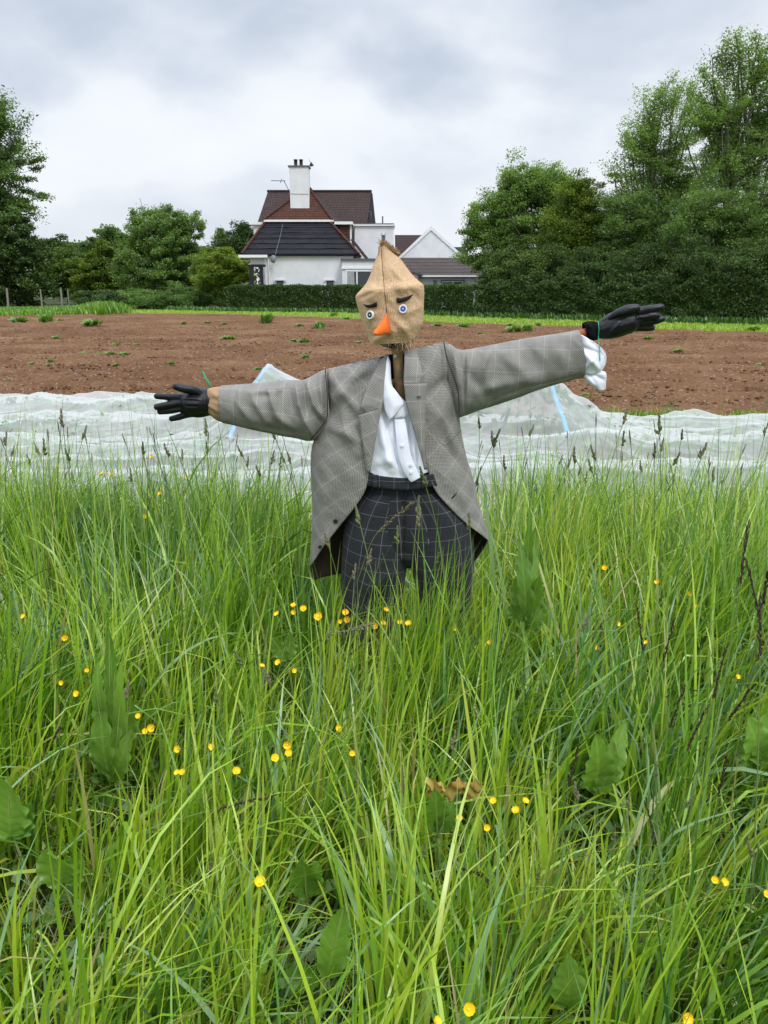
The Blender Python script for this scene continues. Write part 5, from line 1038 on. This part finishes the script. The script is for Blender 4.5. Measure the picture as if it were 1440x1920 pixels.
# ------------------------------------------------------------ meadow
# things standing in the grass keep a clear line of sight where the photograph shows them
BC = [(550,1137,6),(569,1142,7),(551,1148,5),(520,1153,6),(598,1157,9),(648,1150,7),(652,1161,7),(640,1165,5),(722,1145,6),(705,1173,7),(718,1170,6),(766,1171,7),(751,1168,6),(490,1250,6),(523,1243,7),(551,1258,5),
 (286,1364,9),(272,1371,6),(335,1404,8),(400,1400,8),(333,1450,6),(342,1449,7),(443,1447,9),(539,1396,9),(541,1414,8),(515,1422,9),(636,1366,7),(660,1412,6),(145,1301,7),(116,1280,5),(122,1195,7),(46,1157,6),(163,1257,4),(260,1343,5),
 (853,1178,5),(1135,1065,6),(1186,1059,4),(1232,1092,5),(1291,1113,5),(1303,1135,4),(1157,1169,6),(1212,1206,5),(1120,1216,5),(1382,1269,4),(916,1205,5),(967,1522,9),(984,1503,8),(925,1502,5),(861,1536,6),(912,1550,8),(1340,1650,8),(1356,1655,8),(1438,1676,9),(488,1656,13),(878,1892,15),(817,1916,9),(1285,1908,15),
 (210,891,5),(192,889,4),(300,926,4),(272,969,5),(349,894,4),(285,858,4)]
SH_ = []      # (px,py,radius_px,depth): nothing nearer than depth may cross this disc
for i, (x, y, r) in enumerate(BC): SH_.append((x, y, r+2, None))
DK = [ # base px,py ; list of leaves (tip px,py, width m, depth) ; label
 ((215, 1470), 2.15, [(180, 1290, .060), (215, 1255, .050), (250, 1300, .060), (238, 1225, .045), (185, 1235, .045), (212, 1340, .075), (245, 1370, .06), (170, 1370, .06), (205, 1175, .04)], 'tall pale dock plant with upright crinkled leaves, largest dock on the left'),
 ((612, 1830), 1.33, [(645, 1700, .058), (520, 1835, .055)], 'bright smooth dock leaf standing in the foreground grass, lowest in the picture'),
 ((25, 1570), 1.75, [(15, 1455, .10), (60, 1500, .07), (-30, 1500, .09)], 'broad dark dock leaf cut off by the left edge'),
 ((120, 1660), 1.6, [(95, 1585, .085), (160, 1600, .06)], 'dark rounded dock leaf low in the grass under the large left dock'),
 ((575, 1690), 1.6, [(570, 1600, .065), (600, 1610, .05)], 'shaded dock leaf above the bright foreground dock leaf'),
 ((820, 1570), 1.75, [(815, 1470, .060), (850, 1500, .05)], 'green dock leaf in front of the orange dead leaves'),
 ((1120, 1500), 1.95, [(1115, 1370, .085), (1150, 1390, .06), (1175, 1350, .055)], 'broad dark dock leaf in the grass below the right glove side'),
 ((1420, 1440), 2.0, [(1400, 1340, .09), (1450, 1330, .10), (1380, 1390, .07)], 'large dark dock leaf at the right edge of the picture'),
 ((985, 1180), 2.75, [(975, 1010, .050), (1005, 990, .045), (968, 1080, .065), (1010, 1075, .065), (990, 940, .035), (960, 1130, .07), (1020, 1140, .06)], 'upright pale dock plant just right of the jacket hem'),
 ((1060, 1890), 1.3, [(1065, 1790, .06), (1085, 1800, .05)], 'dock leaf half hidden in the foreground blades right of centre'),
 ((540, 1240), 2.7, [(505, 1190, .05), (545, 1185, .05)], 'small dock leaves beside the buttercups left of the trousers'),
]
DKY = .86; DKXY = []
for (bx, by), Yd, lv, lb in DK:
    if len(lv) > 1 or by > 1700: DKXY += [tuple(P((bx+q_[0])/2, (by+q_[1])/2, Yd*DKY)[:2]) for q_ in lv]; DKXY += [(a_*.93, b_*.93) for a_, b_ in DKXY[-len(lv):]]
    for tx, ty, w in lv:
        for s_ in (.35, .75): SH_.append((bx*(1-s_)+tx*s_, by*(1-s_)+ty*s_, w/Yd*F*.42, Yd*DKY-.03))
SH_ += [(815, 1478, 14, None), (845, 1478, 16, None), (880, 1478, 14, None)]
n_t = 4700; PALE = .05
def zlim(px, y, py):      # height whose image row is py at depth y
    v = (960-py)/F; return HC+y*(-sp_+v*cp)/(cp+v*sp_)
def sample_xy(n, y0=.5, y1=4.35):
    y = np.sqrt(RNG.uniform(y0**2, y1**2, n*2))*1.0; y = np.where(RNG.random(n*2) < .35, RNG.uniform(y0, y1, n*2), y)[:n]
    x = RNG.uniform(-1, 1, n)*(.60*y+.75); return x, y
tx, ty = sample_xy(n_t)
keepm = (vn(tx*5.5, ty*5.5, 13)*.6+vn(tx*13, ty*13, 14)*.4 > .27) & ~((np.abs(tx-.08) < .34) & (np.abs(ty-2.62) < .10)); tx = tx[keepm]; ty = ty[keepm]; n_t = len(tx)
def shape_top(px):
    return np.interp(px, [-200, 0, 150, 300, 450, 560, 590, 630, 650, 700, 740, 790, 800, 860, 880, 905, 930, 1000, 1200, 1440, 1700], [850, 860, 875, 865, 890, 905, 985, 1045, 1085, 1090, 1100, 1060, 985, 990, 1060, 960, 880, 890, 925, 880, 860])
def grow(tx, ty, nb, hmean, hsd, wmul, spread, tint_m, tint_s, kapm, lean0, name, protect=True, K=7, cap=True, lim=None):
    nT = len(tx); m = RNG.poisson(nb, nT); ci = np.repeat(np.arange(nT), m); n = len(ci)
    a = RNG.uniform(0, 2*pi, n); r = np.abs(RNG.normal(0, spread, n))
    bx = tx[ci]+r*np.cos(a); by = ty[ci]+r*np.sin(a)
    tm = (tint_m+RNG.normal(0, tint_s, nT)+fbm(tx*1.5, ty*1.5, 33)*.85)[ci]+RNG.normal(0, .07, n)
    straw = RNG.random(n) < .035; tm = np.where(straw, RNG.uniform(.93, 1, n), np.where(RNG.random(n) < PALE, RNG.uniform(0, .09, n), np.clip(tm, .15, .9)))
    wind = fbm(bx*.8, by*.8, 41)*5+.3
    phi = np.arctan2(np.sin(a)*.8+np.sin(wind)*.9, np.cos(a)*.8+np.cos(wind)*.9)+RNG.normal(0, .5, n)
    h = np.clip((hmean+RNG.normal(0, hsd, nT)[ci])*RNG.uniform(.40, 1.25, n), .08, 1.1)
    h *= np.where(np.abs(bx-.08) < .42, np.interp(by, [3.3, 4.3], [1, .5]), np.interp(by, [1.9, 2.7, 3.4, 4.0, 4.35], [1, 1.3, 1.45, 1.15, .8]))*(1+.7*fbm(bx*1.6, by*1.6, 55, 3))
    q = proj(np.stack([bx, by, 0*bx+.4], -1)); 
    if cap:
        top = shape_top(q[:, 0])+RNG.normal(0, 38, nT)[ci]+RNG.normal(5, 38, n)+np.where(np.abs(q[:, 0]-765) > 170, fbm(q[:, 0]/90, q[:, 0]*0, 5)*110, 0)
        top = np.where((q[:, 0] > 640) & (q[:, 0] < 890), np.maximum(top, shape_top(q[:, 0])-20), top)
        zl = zlim(q[:, 0], by, top); h = np.minimum(h, np.maximum(zl, .12)*1.06)
    th0 = np.abs(RNG.normal(0, lean0, n)); kap = np.clip(RNG.gamma(1.5, kapm, n), .05, 2.6)
    w = RNG.uniform(.0032, .0078, n)*wmul*np.where(RNG.random(n) < .10, 1.5, 1)
    V, f, ti, al, C = blades(np.stack([bx, by, np.zeros(n)-.01], -1), h, phi, th0, kap, w, tm, K=K, twist=RNG.normal(0, .5, n))
    if protect:
        pj = proj(C.reshape(-1, 3)); bad = np.zeros(len(pj), bool); yy = C.reshape(-1, 3)[:, 1]
        front_ = C.reshape(-1, 3)
        for (sx, sy, sr, sd) in SH_:
            dd = (pj[:, 0]-sx)**2+((pj[:, 1]-sy)*.85)**2
            lim_ = sd if sd is not None else 9
            bad |= (dd < sr*sr) & (yy < lim_)
        bad = bad.reshape(n, K).any(1)
        # blades crossing the trousers, jacket and shirt
        inz = ((pj[:, 0] > 640) & (pj[:, 0] < 890) & (pj[:, 1] < 1105) & (yy < 2.52)).reshape(n, K).any(1)
        bad |= inz & (RNG.random(n) < np.where((q[:, 0] > 790) & (q[:, 0] < 875), .35, .8)*np.clip((1105-pj[:, 1].reshape(n, K).min(1))/60, 0, 1))
        bad &= RNG.random(n) < .93
        # nothing may stick through the clothes
        pts = C.reshape(-1, 3); thru = ((np.abs(pts[:, 1]-2.62) < .16) & (pts[:, 2] > .30) & (np.abs(pts[:, 0]-.09) < .29)).reshape(n, K).any(1)
        bad |= thru
        for (dx0, dy0) in DKXY:
            bad |= (np.hypot(bx-dx0, (by-dy0)*1.0) < .085) & (h > .14) & (RNG.random(n) < .9)
        g = ~bad; V = V.reshape(n, K*2, 3)[g].reshape(-1, 3); ti = np.repeat(tm[g], 2*K); al = np.tile(np.repeat(np.linspace(0, 1, K), 2), g.sum()); k = g.sum()
        idx = np.arange(k)[:, None]*(2*K); kk = np.arange(K-1)[None, :]; f = np.stack([idx+2*kk, idx+2*kk+1, idx+2*kk+3, idx+2*kk+2], -1).reshape(-1, 4)
    return V, f, ti, al
parts = []
parts.append(grow(tx, ty, 12.5, .48, .10, 1.32, .034, .62, .22, .66, .18, 'a'))
ax, ay = sample_xy(2600); PALE = .22; parts.append(grow(ax, ay, 4.2, .54, .08, 1.9, .05, .54, .17, 1.1, .26, 'b', K=10)); PALE = .04
ax, ay = sample_xy(3000); parts.append(grow(ax, ay, 9, .26, .06, .9, .08, .36, .15, .7, .35, 'c', K=5, cap=False))
ex = np.concatenate([RNG.uniform(-.20, .34, 120), RNG.normal(.175, .045, 60), RNG.normal(.06, .04, 40)]); ey = np.concatenate([RNG.uniform(1.85, 2.42, 120), RNG.normal(2.3, .05, 100).clip(2, 2.42)])
parts.append(grow(ex, ey, 4.2, .76, .10, .9, .035, .64, .16, .30, .10, 'e', K=8))
# loose tall blades standing above the rest in front of the netting
ax = RNG.uniform(-2.6, 2.8, 1500); ay = RNG.uniform(2.5, 4.0, 1500); kq = np.abs(ax-.08) > .55
SHT = shape_top; shape_top = lambda px: SHT(px)-62
parts.append(grow(ax[kq], ay[kq], 2.2, .95, .1, .55, .04, .56, .2, .3, .10, 'd', K=9)); shape_top = SHT
off = 0; Vs, Fs, Ts, As = [], [], [], []
for V, f, ti, al in parts: Vs.append(V); Fs.append(f+off); Ts.append(ti); As.append(al); off += len(V)
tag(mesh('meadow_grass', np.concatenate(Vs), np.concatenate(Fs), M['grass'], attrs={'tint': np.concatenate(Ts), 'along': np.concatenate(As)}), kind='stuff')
# low broad-leaved undergrowth and brown thatch
ux, uy = sample_xy(16000); V, f = leaves(np.stack([ux, uy, RNG.uniform(.01, .16, 16000)], -1), .035, .7, .8)
tag(mesh('undergrowth_leaves', V, f, M['weed'], smooth=False, attrs={'tint': np.repeat(np.clip(RNG.normal(.35, .2, 16000), 0, 1), 4)}), kind='stuff')
ux, uy = sample_xy(9000); n = 9000
o = blade_obj('dead_thatch', M['grass'], np.stack([ux, uy, RNG.uniform(0, .03, n)], -1), RNG.uniform(.1, .35, n), RNG.uniform(0, 2*pi, n), RNG.uniform(.7, 1.5, n), RNG.uniform(-.3, .5, n), RNG.uniform(.002, .005, n), RNG.uniform(.92, 1, n), K=4); tag(o, kind='stuff')

# seed-headed stems: prototypes of unit height, copied
def stalk(kind, seed, label, group, lean=.12, hl=.07, hr=.0045):
    rg = np.random.default_rng(seed)
    root = empty('seed_stalk', (0, 0, 0), label, 'seed stalk', group)
    t = np.linspace(0, 1, 12); p = np.stack([lean*t**2.2, .03*np.sin(t*3+seed), t*(1-.0*t)], -1)
    V, Fc = tubes([p], [np.interp(t, [0, 1], [.0022, .0014])], 5); mesh('stem', V, Fc, M['stem'], root, attrs={'tint': np.full(len(V), .5)})
    d = p[-1]-p[-2]; d /= np.linalg.norm(d); caps = []; s0 = p[-1]
    an = np.linspace(0, 2*pi, 8, endpoint=False)
    V, Fs, off = [], [], 0
    def blob(c, ax_, L, R_):
        nonlocal off
        ref = np.array([0.3, 1, 0.2]); a = np.cross(ax_, ref); a /= np.linalg.norm(a); b = np.cross(ax_, a)
        tt = np.linspace(-1, 1, 6); rr = np.sqrt(np.clip(1-tt**2, 0, 1))*R_+.0002
        v = c+ax_*(tt*L/2)[:, None, None]+rr[:, None, None]*(np.cos(an)[None, :, None]*a+np.sin(an)[None, :, None]*b)*(1+.25*rg.normal(size=(6, 8, 1)))
        V.append(v.reshape(-1, 3)); Fs.append(grid_faces(6, 8, True, off)); off += 48
    if kind == 'foxtail':      # smooth dense spike
        for k in range(9): blob(s0+d*hl*(k/9), d, hl*.22, hr*(math.sin(pi*(k+1.2)/10.5)**.5)*rg.uniform(.85, 1.1))
        mat = M['head']
    elif kind == 'cocksfoot':  # a few chunky clusters on short side branches
        for k in range(10):
            f_ = k/10; sd = d*1.0+np.array([rg.normal(0, .55), rg.normal(0, .4), 0])*(1-f_)*1.0; sd /= np.linalg.norm(sd)
            c = s0+d*hl*1.3*f_-d*hl*.3+sd*hl*.22*(1-f_*.6); blob(c, sd, hl*.42*(1.15-f_*.6), hr*1.5*(1.15-f_*.5))
        mat = M['headg'] if seed % 2 else M['head']
    else:                      # long thin dark spike of loose spikelets
        for k in range(34):
            f_ = k/34+rg.normal(0, .012); sd = d+np.array([rg.normal(0, .22), rg.normal(0, .2), 0]); sd /= np.linalg.norm(sd)
            blob(s0-d*hl*.2+d*hl*2.3*f_+np.array([rg.normal(0, .0012), rg.normal(0, .0012), 0])+sd*.004, sd, rg.uniform(.012, .022), hr*.42*(1.15-f_*.6))
        mat = M['headd']
    mesh('seed_head', np.concatenate(V), np.concatenate(Fs), mat, root)
    return root, p[-1]+d*hl*.5
PR = {}
LB = {'L': ('x', 'seeding stems against the netting left of the jacket'),
      'R': ('x', 'seeding stems against the netting right of the jacket'),
      'T': ('green grass stem with chunky seed clusters in front of the dark check trousers', 'seeding stems in front of the trousers'),
      'F': ('grass stem with a brown clumpy seed head deep in the foreground grass', 'clumpy seed heads in the foreground grass'),
      'D': ('tall stem with a long dark brown seed spike among the blades near the right edge', 'long dark seed spikes near the right edge')}
def place(kind, var, grp, px, py, Y, hmul=1.0, rot=None):
    key = (kind, var)
    if key not in PR:
        PR[key] = stalk(kind, var+{'foxtail': 0, 'cocksfoot': 10, 'spike': 20}[kind], LB[grp][0], LB[grp][1], lean=(.10, .2, -.12, .05)[var % 4], hl={'foxtail': (.05, .036, .06, .045)[var % 4], 'cocksfoot': .055, 'spike': .065}[kind], hr={'foxtail': .0027, 'cocksfoot': .0031, 'spike': .0042}[kind]); r = PR[key][0]
    else: r = copy_tree(PR[key][0])
    tip = P(px, py, Y); s = tip[2]/PR[key][1][2]; r_ = random.uniform(0, 6.28) if rot is None else rot
    wd = hmul/max(s, .3)
    tx_, ty_ = PR[key][1][0]*s, PR[key][1][1]*s
    r.scale = (s, s, s); r.rotation_euler = (0, 0, r_)
    r.location = (tip[0]-(tx_*cos(r_)-ty_*sin(r_)), tip[1]-(tx_*sin(r_)+ty_*cos(r_)), 0)
    r['label'], r['group'] = LB[grp]; r['_k'] = kind; STK.append((r, grp, kind, px, py))
    return r
rr = random.Random(4); STK = []
for i in range(62):
    x = rr.uniform(-15, 585); y = rr.triangular(775, 930, 850); place('foxtail' if rr.random() < .75 else 'cocksfoot', i % 4, 'L', x, y, rr.uniform(2.9, 3.8))
for i in range(74):
    x = rr.uniform(885, 1450); y = rr.triangular(775, 940, 850); place('foxtail' if rr.random() < .65 else 'cocksfoot', i % 4, 'R', x, y, rr.uniform(2.7, 3.7))
for x, y, Yd, v in ((792, 890, 2.2, 1), (787, 968, 2.15, 0), (784, 945, 2.25, 3), (670, 962, 2.2, 1), (745, 1000, 2.2, 3), (666, 1070, 2.1, 0), (820, 1045, 2.2, 1), (612, 1010, 2.25, 2), (880, 975, 2.3, 3), (693, 1042, 2.1, 2)):
    place('cocksfoot', v, 'T', x, y, Yd)
for x, y, Yd, v in ((852, 1385, 1.6, 0), (325, 1690, 1.3, 1), (395, 1625, 1.35, 2), (330, 1790, 1.2, 3), (1080, 1480, 1.5, 2), (1180, 1500, 1.5, 0), (795, 1590, 1.4, 3), (500, 1265, 1.9, 2), (445, 1230, 1.9, 1), (240, 1290, 1.8, 0), (405, 1300, 1.8, 3), (1100, 1165, 2.1, 1), (1230, 1440, 1.6, 3), (1295, 1500, 1.5, 1), (275, 1860, 1.1, 1), (1090, 1720, 1.3, 0), (1010, 1640, 1.4, 2), (1405, 1590, 1.4, 0), (620, 1180, 2.0, 1), (1150, 1560, 1.5, 3)):
    place('cocksfoot', v, 'F', x, y, Yd*.86)
for x, y, Yd, v in ((1203, 1200, 1.9, 0), (1250, 1215, 1.9, 3), (1418, 1130, 1.8, 1), (1392, 1060, 1.9, 0), (1425, 1200, 1.7, 2), (1345, 1280, 1.7, 3), (1265, 1340, 1.6, 0), (1380, 1330, 1.6, 1), (1072, 1450, 1.5, 3), (1352, 1470, 1.4, 0), (1436, 1100, 1.8, 2), (1300, 1380, 1.6, 2), (1225, 1560, 1.45, 1)):
    place('spike', v, 'D', x, y, Yd*.80)
KN = {'foxtail': 'dark narrow spike', 'cocksfoot': 'clumpy seed head', 'spike': 'long dark spike'}
ZN = [(-99, 150, 'left of the left glove'), (150, 290, 'just before the left glove'), (290, 400, 'under the left glove'), (400, 500, 'under the tan cuff sleeve'), (500, 999, 'beside the left jacket edge')]
ZR = [(0, 960, 'beside the right jacket edge'), (960, 1060, 'under the netting peak'), (1060, 1150, 'under the loose white cuff'), (1150, 1250, 'under the right glove'), (1250, 1340, 'right of the right glove'), (1340, 1999, 'nearest the right edge')]
def ordn(i, n):
    w = ['first', 'second', 'third', 'fourth', 'fifth', 'sixth', 'seventh', 'eighth', 'ninth', 'tenth', 'eleventh', 'twelfth', 'thirteenth', 'fourteenth', 'fifteenth', 'sixteenth', 'seventeenth', 'eighteenth', 'nineteenth', 'twentieth', 'twenty-first', 'twenty-second', 'twenty-third', 'twenty-fourth', 'twenty-fifth']
    return 'leftmost' if i == 0 else 'rightmost' if i == n-1 else w[min(i, 24)]+' from left'
def number(items):       # items: (object, px, base label) -> each label made to single out its own thing
    by = {}
    for o, x, b in items: by.setdefault(b, []).append((x, o))
    for b, l in by.items():
        l.sort(key=lambda q: q[0])
        for i, (x, o) in enumerate(l): o['label'] = b if len(l) == 1 else b+', '+ordn(i, len(l))
it = []
for r, g_, k, x, y in STK:
    if '_k' in r.keys(): del r['_k']
    if g_ in 'LR':
        z = [q[2] for q in (ZN if g_ == 'L' else ZR) if q[0] <= x < q[1]][0]; it.append((r, x, 'grass stem with '+KN[k]+' '+z))
    else: it.append((r, x, {'T': 'green stem with chunky seed clusters before the trousers', 'F': 'brown clumpy seed head deep in the foreground grass', 'D': 'tall stem with long dark spike near right edge'}[g_]))
number(it); number(WOB)
# curved brownish grass spikes lying over the foreground
def lying(pts, Yl, label, r=.0042):
    p = np.array([P(x, y, Yq) for (x, y), Yq in zip(pts, Yl)]); C = crom(p, 40)
    e = empty('seed_stalk', (C[0][0], C[0][1], 0), label, 'seed stalk')
    V, Fc = tubes([np.concatenate([[[C[0][0], C[0][1], 0]], C[:22]])], [np.full(23, .0013)], 5); mesh('stem', V, Fc, M['stem'], e, attrs={'tint': np.full(len(V), .7)})
    ps, rs_ = [], []; rg = np.random.default_rng(int(pts[0][0]))
    for k in range(16, 39):
        d = C[k]-C[k-1]; d /= np.linalg.norm(d); sd = d+rg.normal(0, .3, 3); ps.append(C[k]+np.linspace(0, 1, 4)[:, None]*sd*.016); rs_.append(np.array([.0006, r*.55, r*.45, .0003]))
    V, Fc = tubes(ps, rs_, 6); mesh('seed_head', V, Fc, M['headd'] if r < .005 else M['head'], e)
for w_, (x_, lb_) in ():
    pass
lying([(95, 1640), (180, 1720), (240, 1790), (290, 1815)], [1.35, 1.3, 1.28, 1.25], 'limp purplish grass spike drooping low on the left foreground')
lying([(380, 1900), (400, 1560), (440, 1510), (510, 1493)], [1.3, 1.4, 1.45, 1.5], 'thin dark spike arching right across the left foreground')
lying([(15, 1560), (50, 1480), (85, 1410), (112, 1365)], [1.6, 1.65, 1.7, 1.72], 'straight pinkish spike leaning right at the left edge')
lying([(800, 1640), (850, 1628), (900, 1640), (935, 1668)], [1.3, 1.32, 1.34, 1.36], 'purple-brown spike bent into an arch below the orange dead leaves')
lying([(600, 1230), (610, 1195), (660, 1180), (700, 1170)], [2.1, 2.1, 2.05, 2.0], 'thick greenish seed head lying across the buttercups at the trousers', .007)
lying([(670, 1090), (700, 1010), (740, 970), (775, 945)], [2.2, 2.15, 2.1, 2.05], 'long thin seed head slanting across the trouser front', .0055)
# buttercups
def buttercup(seed):
    rg = np.random.default_rng(seed); root = empty('buttercup', (0, 0, 0), 'x', 'flower', 'x')
    t = np.linspace(0, 1, 6); p = np.stack([.05*(1-t)**2, 0*t, -t[::-1]*1.0], -1)*np.array([1, 1, 1]); 
    V, Fc = tubes([p*np.array([.5, .5, .5])], [np.full(6, .0011)], 5); mesh('stem', V, Fc, M['stem'], root, attrs={'tint': np.full(len(V), .3)})
    for k in range(5):
        a = k*2*pi/5+rg.normal(0, .1); u = np.linspace(0, 1, 6)[:, None]; v = np.linspace(-1, 1, 5)[None, :]
        w = .0078*np.sin(pi*np.clip(u*.80+.10, 0, 1))**.7; r = .0120*np.sin(u*1.45); z = .0125*u**1.5+rg.uniform(-.002, .002)*u+.0028*(1-v**2)*-1*u
        x_ = r*1.0+0*v; y_ = w*v
        V = np.stack([x_*cos(a)-y_*sin(a), x_*sin(a)+y_*cos(a), z+0*v], -1).reshape(-1, 3); mesh('petal', V, grid_faces(6, 5), M['petal'], root)
    V, Fc = tubes([np.array([[0, 0, 0], [0, 0, .003], [0, 0, .0055], [0, 0, .006]])], [np.array([.002, .0038, .003, .0002])], 8); mesh('flower_centre', V, Fc, M['anther'], root)
    return root
bp_ = [buttercup(s) for s in (1, 2, 3)]; used = set(); BOB = []
for i, (x, y, r) in enumerate(BC):
    zt = .55 if y < 1000 else .50
    g = G(x, y, zt+.04*sin(i*3.1))
    if g[1] > 3.6: g = G(x, y, .60 if y < 900 else .52); g = P(x, y, min(g[1], 3.5))
    k = i % 3
    if k in used: o = copy_tree(bp_[k])
    else: o = bp_[k]; used.add(k)
    BOB.append((o, x)); s = r*g[1]/F/.0125*.98; s = min(max(s, .55), 1.4)
    o.location = g; o.scale = (s, s, s); o.rotation_euler = (rr.uniform(.15, 1.25), rr.uniform(-.7, .7), rr.uniform(-.5, .5))
    if i < 4: o['label'] = 'yellow buttercup in the cluster just left of the trousers'; o['group'] = 'buttercups in the cluster left of the trousers'
    elif i == 4: o['label'] = 'large open buttercup at the lower corner of the jacket, nearest the trousers'; o['group'] = 'buttercups beside the trousers'
    elif i < 13: o['label'] = 'yellow buttercup in the grass at the foot of the check trousers'; o['group'] = 'buttercups at the foot of the trousers'
    elif i < 16: o['label'] = 'yellow buttercup in the grass below the jacket corner'; o['group'] = 'buttercups below the jacket corner'
    elif i < 28: o['label'] = 'yellow buttercup among long blades lower left of the trousers'; o['group'] = 'buttercups lower left of the trousers'
    elif i < 34: o['label'] = 'yellow buttercup near the large pale dock at the left'; o['group'] = 'buttercups around the large left dock'
    elif i < 45: o['label'] = 'tiny yellow buttercup in the tall grass right of the trousers'; o['group'] = 'buttercups in the tall grass on the right'
    elif i < 50: o['label'] = 'yellow buttercup beside the orange dead leaves'; o['group'] = 'buttercups beside the dead leaves'
    elif i < 53: o['label'] = 'yellow buttercup low at the right edge'; o['group'] = 'buttercups low at the right edge'
    elif i == 53: o['label'] = 'large buttercup alone above the bright foreground dock leaf'; o['group'] = 'buttercups in the foreground'
    elif i == 54: o['label'] = 'half-closed buttercup at the bottom edge, middle one of three'; o['group'] = 'buttercups in the foreground'
    elif i == 55: o['label'] = 'buttercup cut by the bottom edge, left one of three'; o['group'] = 'buttercups in the foreground'
    elif i == 56: o['label'] = 'open buttercup at the bottom edge, right one of three'; o['group'] = 'buttercups in the foreground'
    else: o['label'] = 'tiny yellow buttercup high in the grass tips before the netting'; o['group'] = 'buttercups before the netting'
number([(o_, x_, o_['label'].split(',')[0] if 'bottom edge' not in o_['label'] else o_['label']) for o_, x_ in BOB])
# docks
def dock_leaf(parent, base, tip, w, seed, bend=.25):
    rg = np.random.default_rng(seed); L = np.linalg.norm(tip-base); nu, nv = 23, 90
    t = np.linspace(0, 1, nv)[:, None]; v = np.linspace(-1, 1, nu)[None, :]
    ax_ = (tip-base)/L; side = np.cross(ax_, [0, -1, .4]); side /= np.linalg.norm(side); nrm = np.cross(side, ax_); nrm = nrm if nrm[1] < 0 else -nrm
    prof = np.sin(pi*np.clip((t-.10)/.90, 0, 1)**.75)**.75; prof = np.where(t < .12, .06, prof)+.02
    wid = w*.5*prof*(1+.10*np.sin(t*34+seed)*np.abs(v)+.06*np.sin(t*61+seed*2)*np.abs(v))
    zz = bend*L*(t**2-t)*-.6+w*.10*np.abs(v)**1.3+w*.07*np.sin(t*31+v*3.0+seed)*np.abs(v)**4*prof+w*.014*np.abs(np.sin((t*9-np.abs(v)*1.3)*pi))*prof*(1-np.abs(v)**3)+L*.05*np.sin(t*5+seed)+w*.1*v*np.sin(t*4+seed*1.7)
    C = base+t[..., None]*(tip-base)[None, None, :]*1.0+side*(v*wid)[..., None]+nrm*(zz)[..., None]
    ti = np.clip(.52+rg.normal(0, .15)+.25*fbm(t*6+seed, v*3)+.55*np.exp(-(v/.09)**2)+.34*np.exp(-(np.sin((t*9-np.abs(v)*1.3)*pi)/.16)**2)*(np.abs(v) < .85), 0, 1)
    o = mesh('leaf', C.reshape(-1, 3), grid_faces(nv, nu), M['dock'], parent, attrs={'tint': ti.reshape(-1)})
    sp2 = base+np.linspace(.0, .97, 20)[:, None]*(tip-base)+nrm*((bend*L*(np.linspace(0, .97, 20)**2-np.linspace(0, .97, 20))*-.6)-.001)[:, None]
    tube_obj('midrib', [sp2], [np.linspace(.0022, .0006, 20)], M['rib'], o, 6)
M['rib'] = pbr('leaf_rib', (.27, .34, .12), .6)
for i, ((bx, by), Yd, lv, lb) in enumerate(DK):
    Yd = Yd*DKY
    b0 = P(bx, by, Yd); b0[2] = max(b0[2], 0.0)
    gnd = np.array([b0[0], Yd+.03, 0.0]); e = empty('dock_plant', gnd, lb, 'dock plant')
    tube_obj('stalk', [crom(np.array([gnd, (gnd+b0)/2+[.01, 0, 0], b0]), 8)], [np.linspace(.005, .003, 8)], M['rib'], e)
    for j, (tx_, ty_, w) in enumerate(lv):
        tp = P(tx_, ty_, Yd-.03+.03*(j % 3)); bb = b0+(tp-b0)*(.0 if len(lv) < 4 else .25*(j % 3)*.6)
        dock_leaf(e, bb, tp, w, i*7+j)
# orange dead leaves
e = empty('dead_leaf_clump', G(845, 1490, .32), 'orange and yellow withered leaves lying in the grass behind a green dock leaf', 'dead leaves')
for j, (x0, y0, x1, y1, w) in enumerate(((795, 1466, 835, 1482, .035), (830, 1490, 870, 1470, .04), (865, 1486, 905, 1474, .038), (850, 1468, 895, 1490, .03), (800, 1486, 830, 1476, .03))):
    b0 = P(x0, y0, 1.58+.01*j); tp = P(x1, y1, 1.56-.01*j); L = np.linalg.norm(tp-b0)
    t = np.linspace(0, 1, 12)[:, None]; v = np.linspace(-1, 1, 7)[None, :]; sd_ = np.array([0, .5, .87])
    C = b0+t[..., None]*(tp-b0)+sd_*(v*w*.5*np.sin(pi*t)**.6*(1+.25*np.sin(t*17+j)))[..., None]+np.array([0, -1, .2])*(.008*np.sin(t*9+v*3+j))[..., None]
    mesh('withered_leaf', C.reshape(-1, 3), grid_faces(12, 7), M['deadleaf'], e)
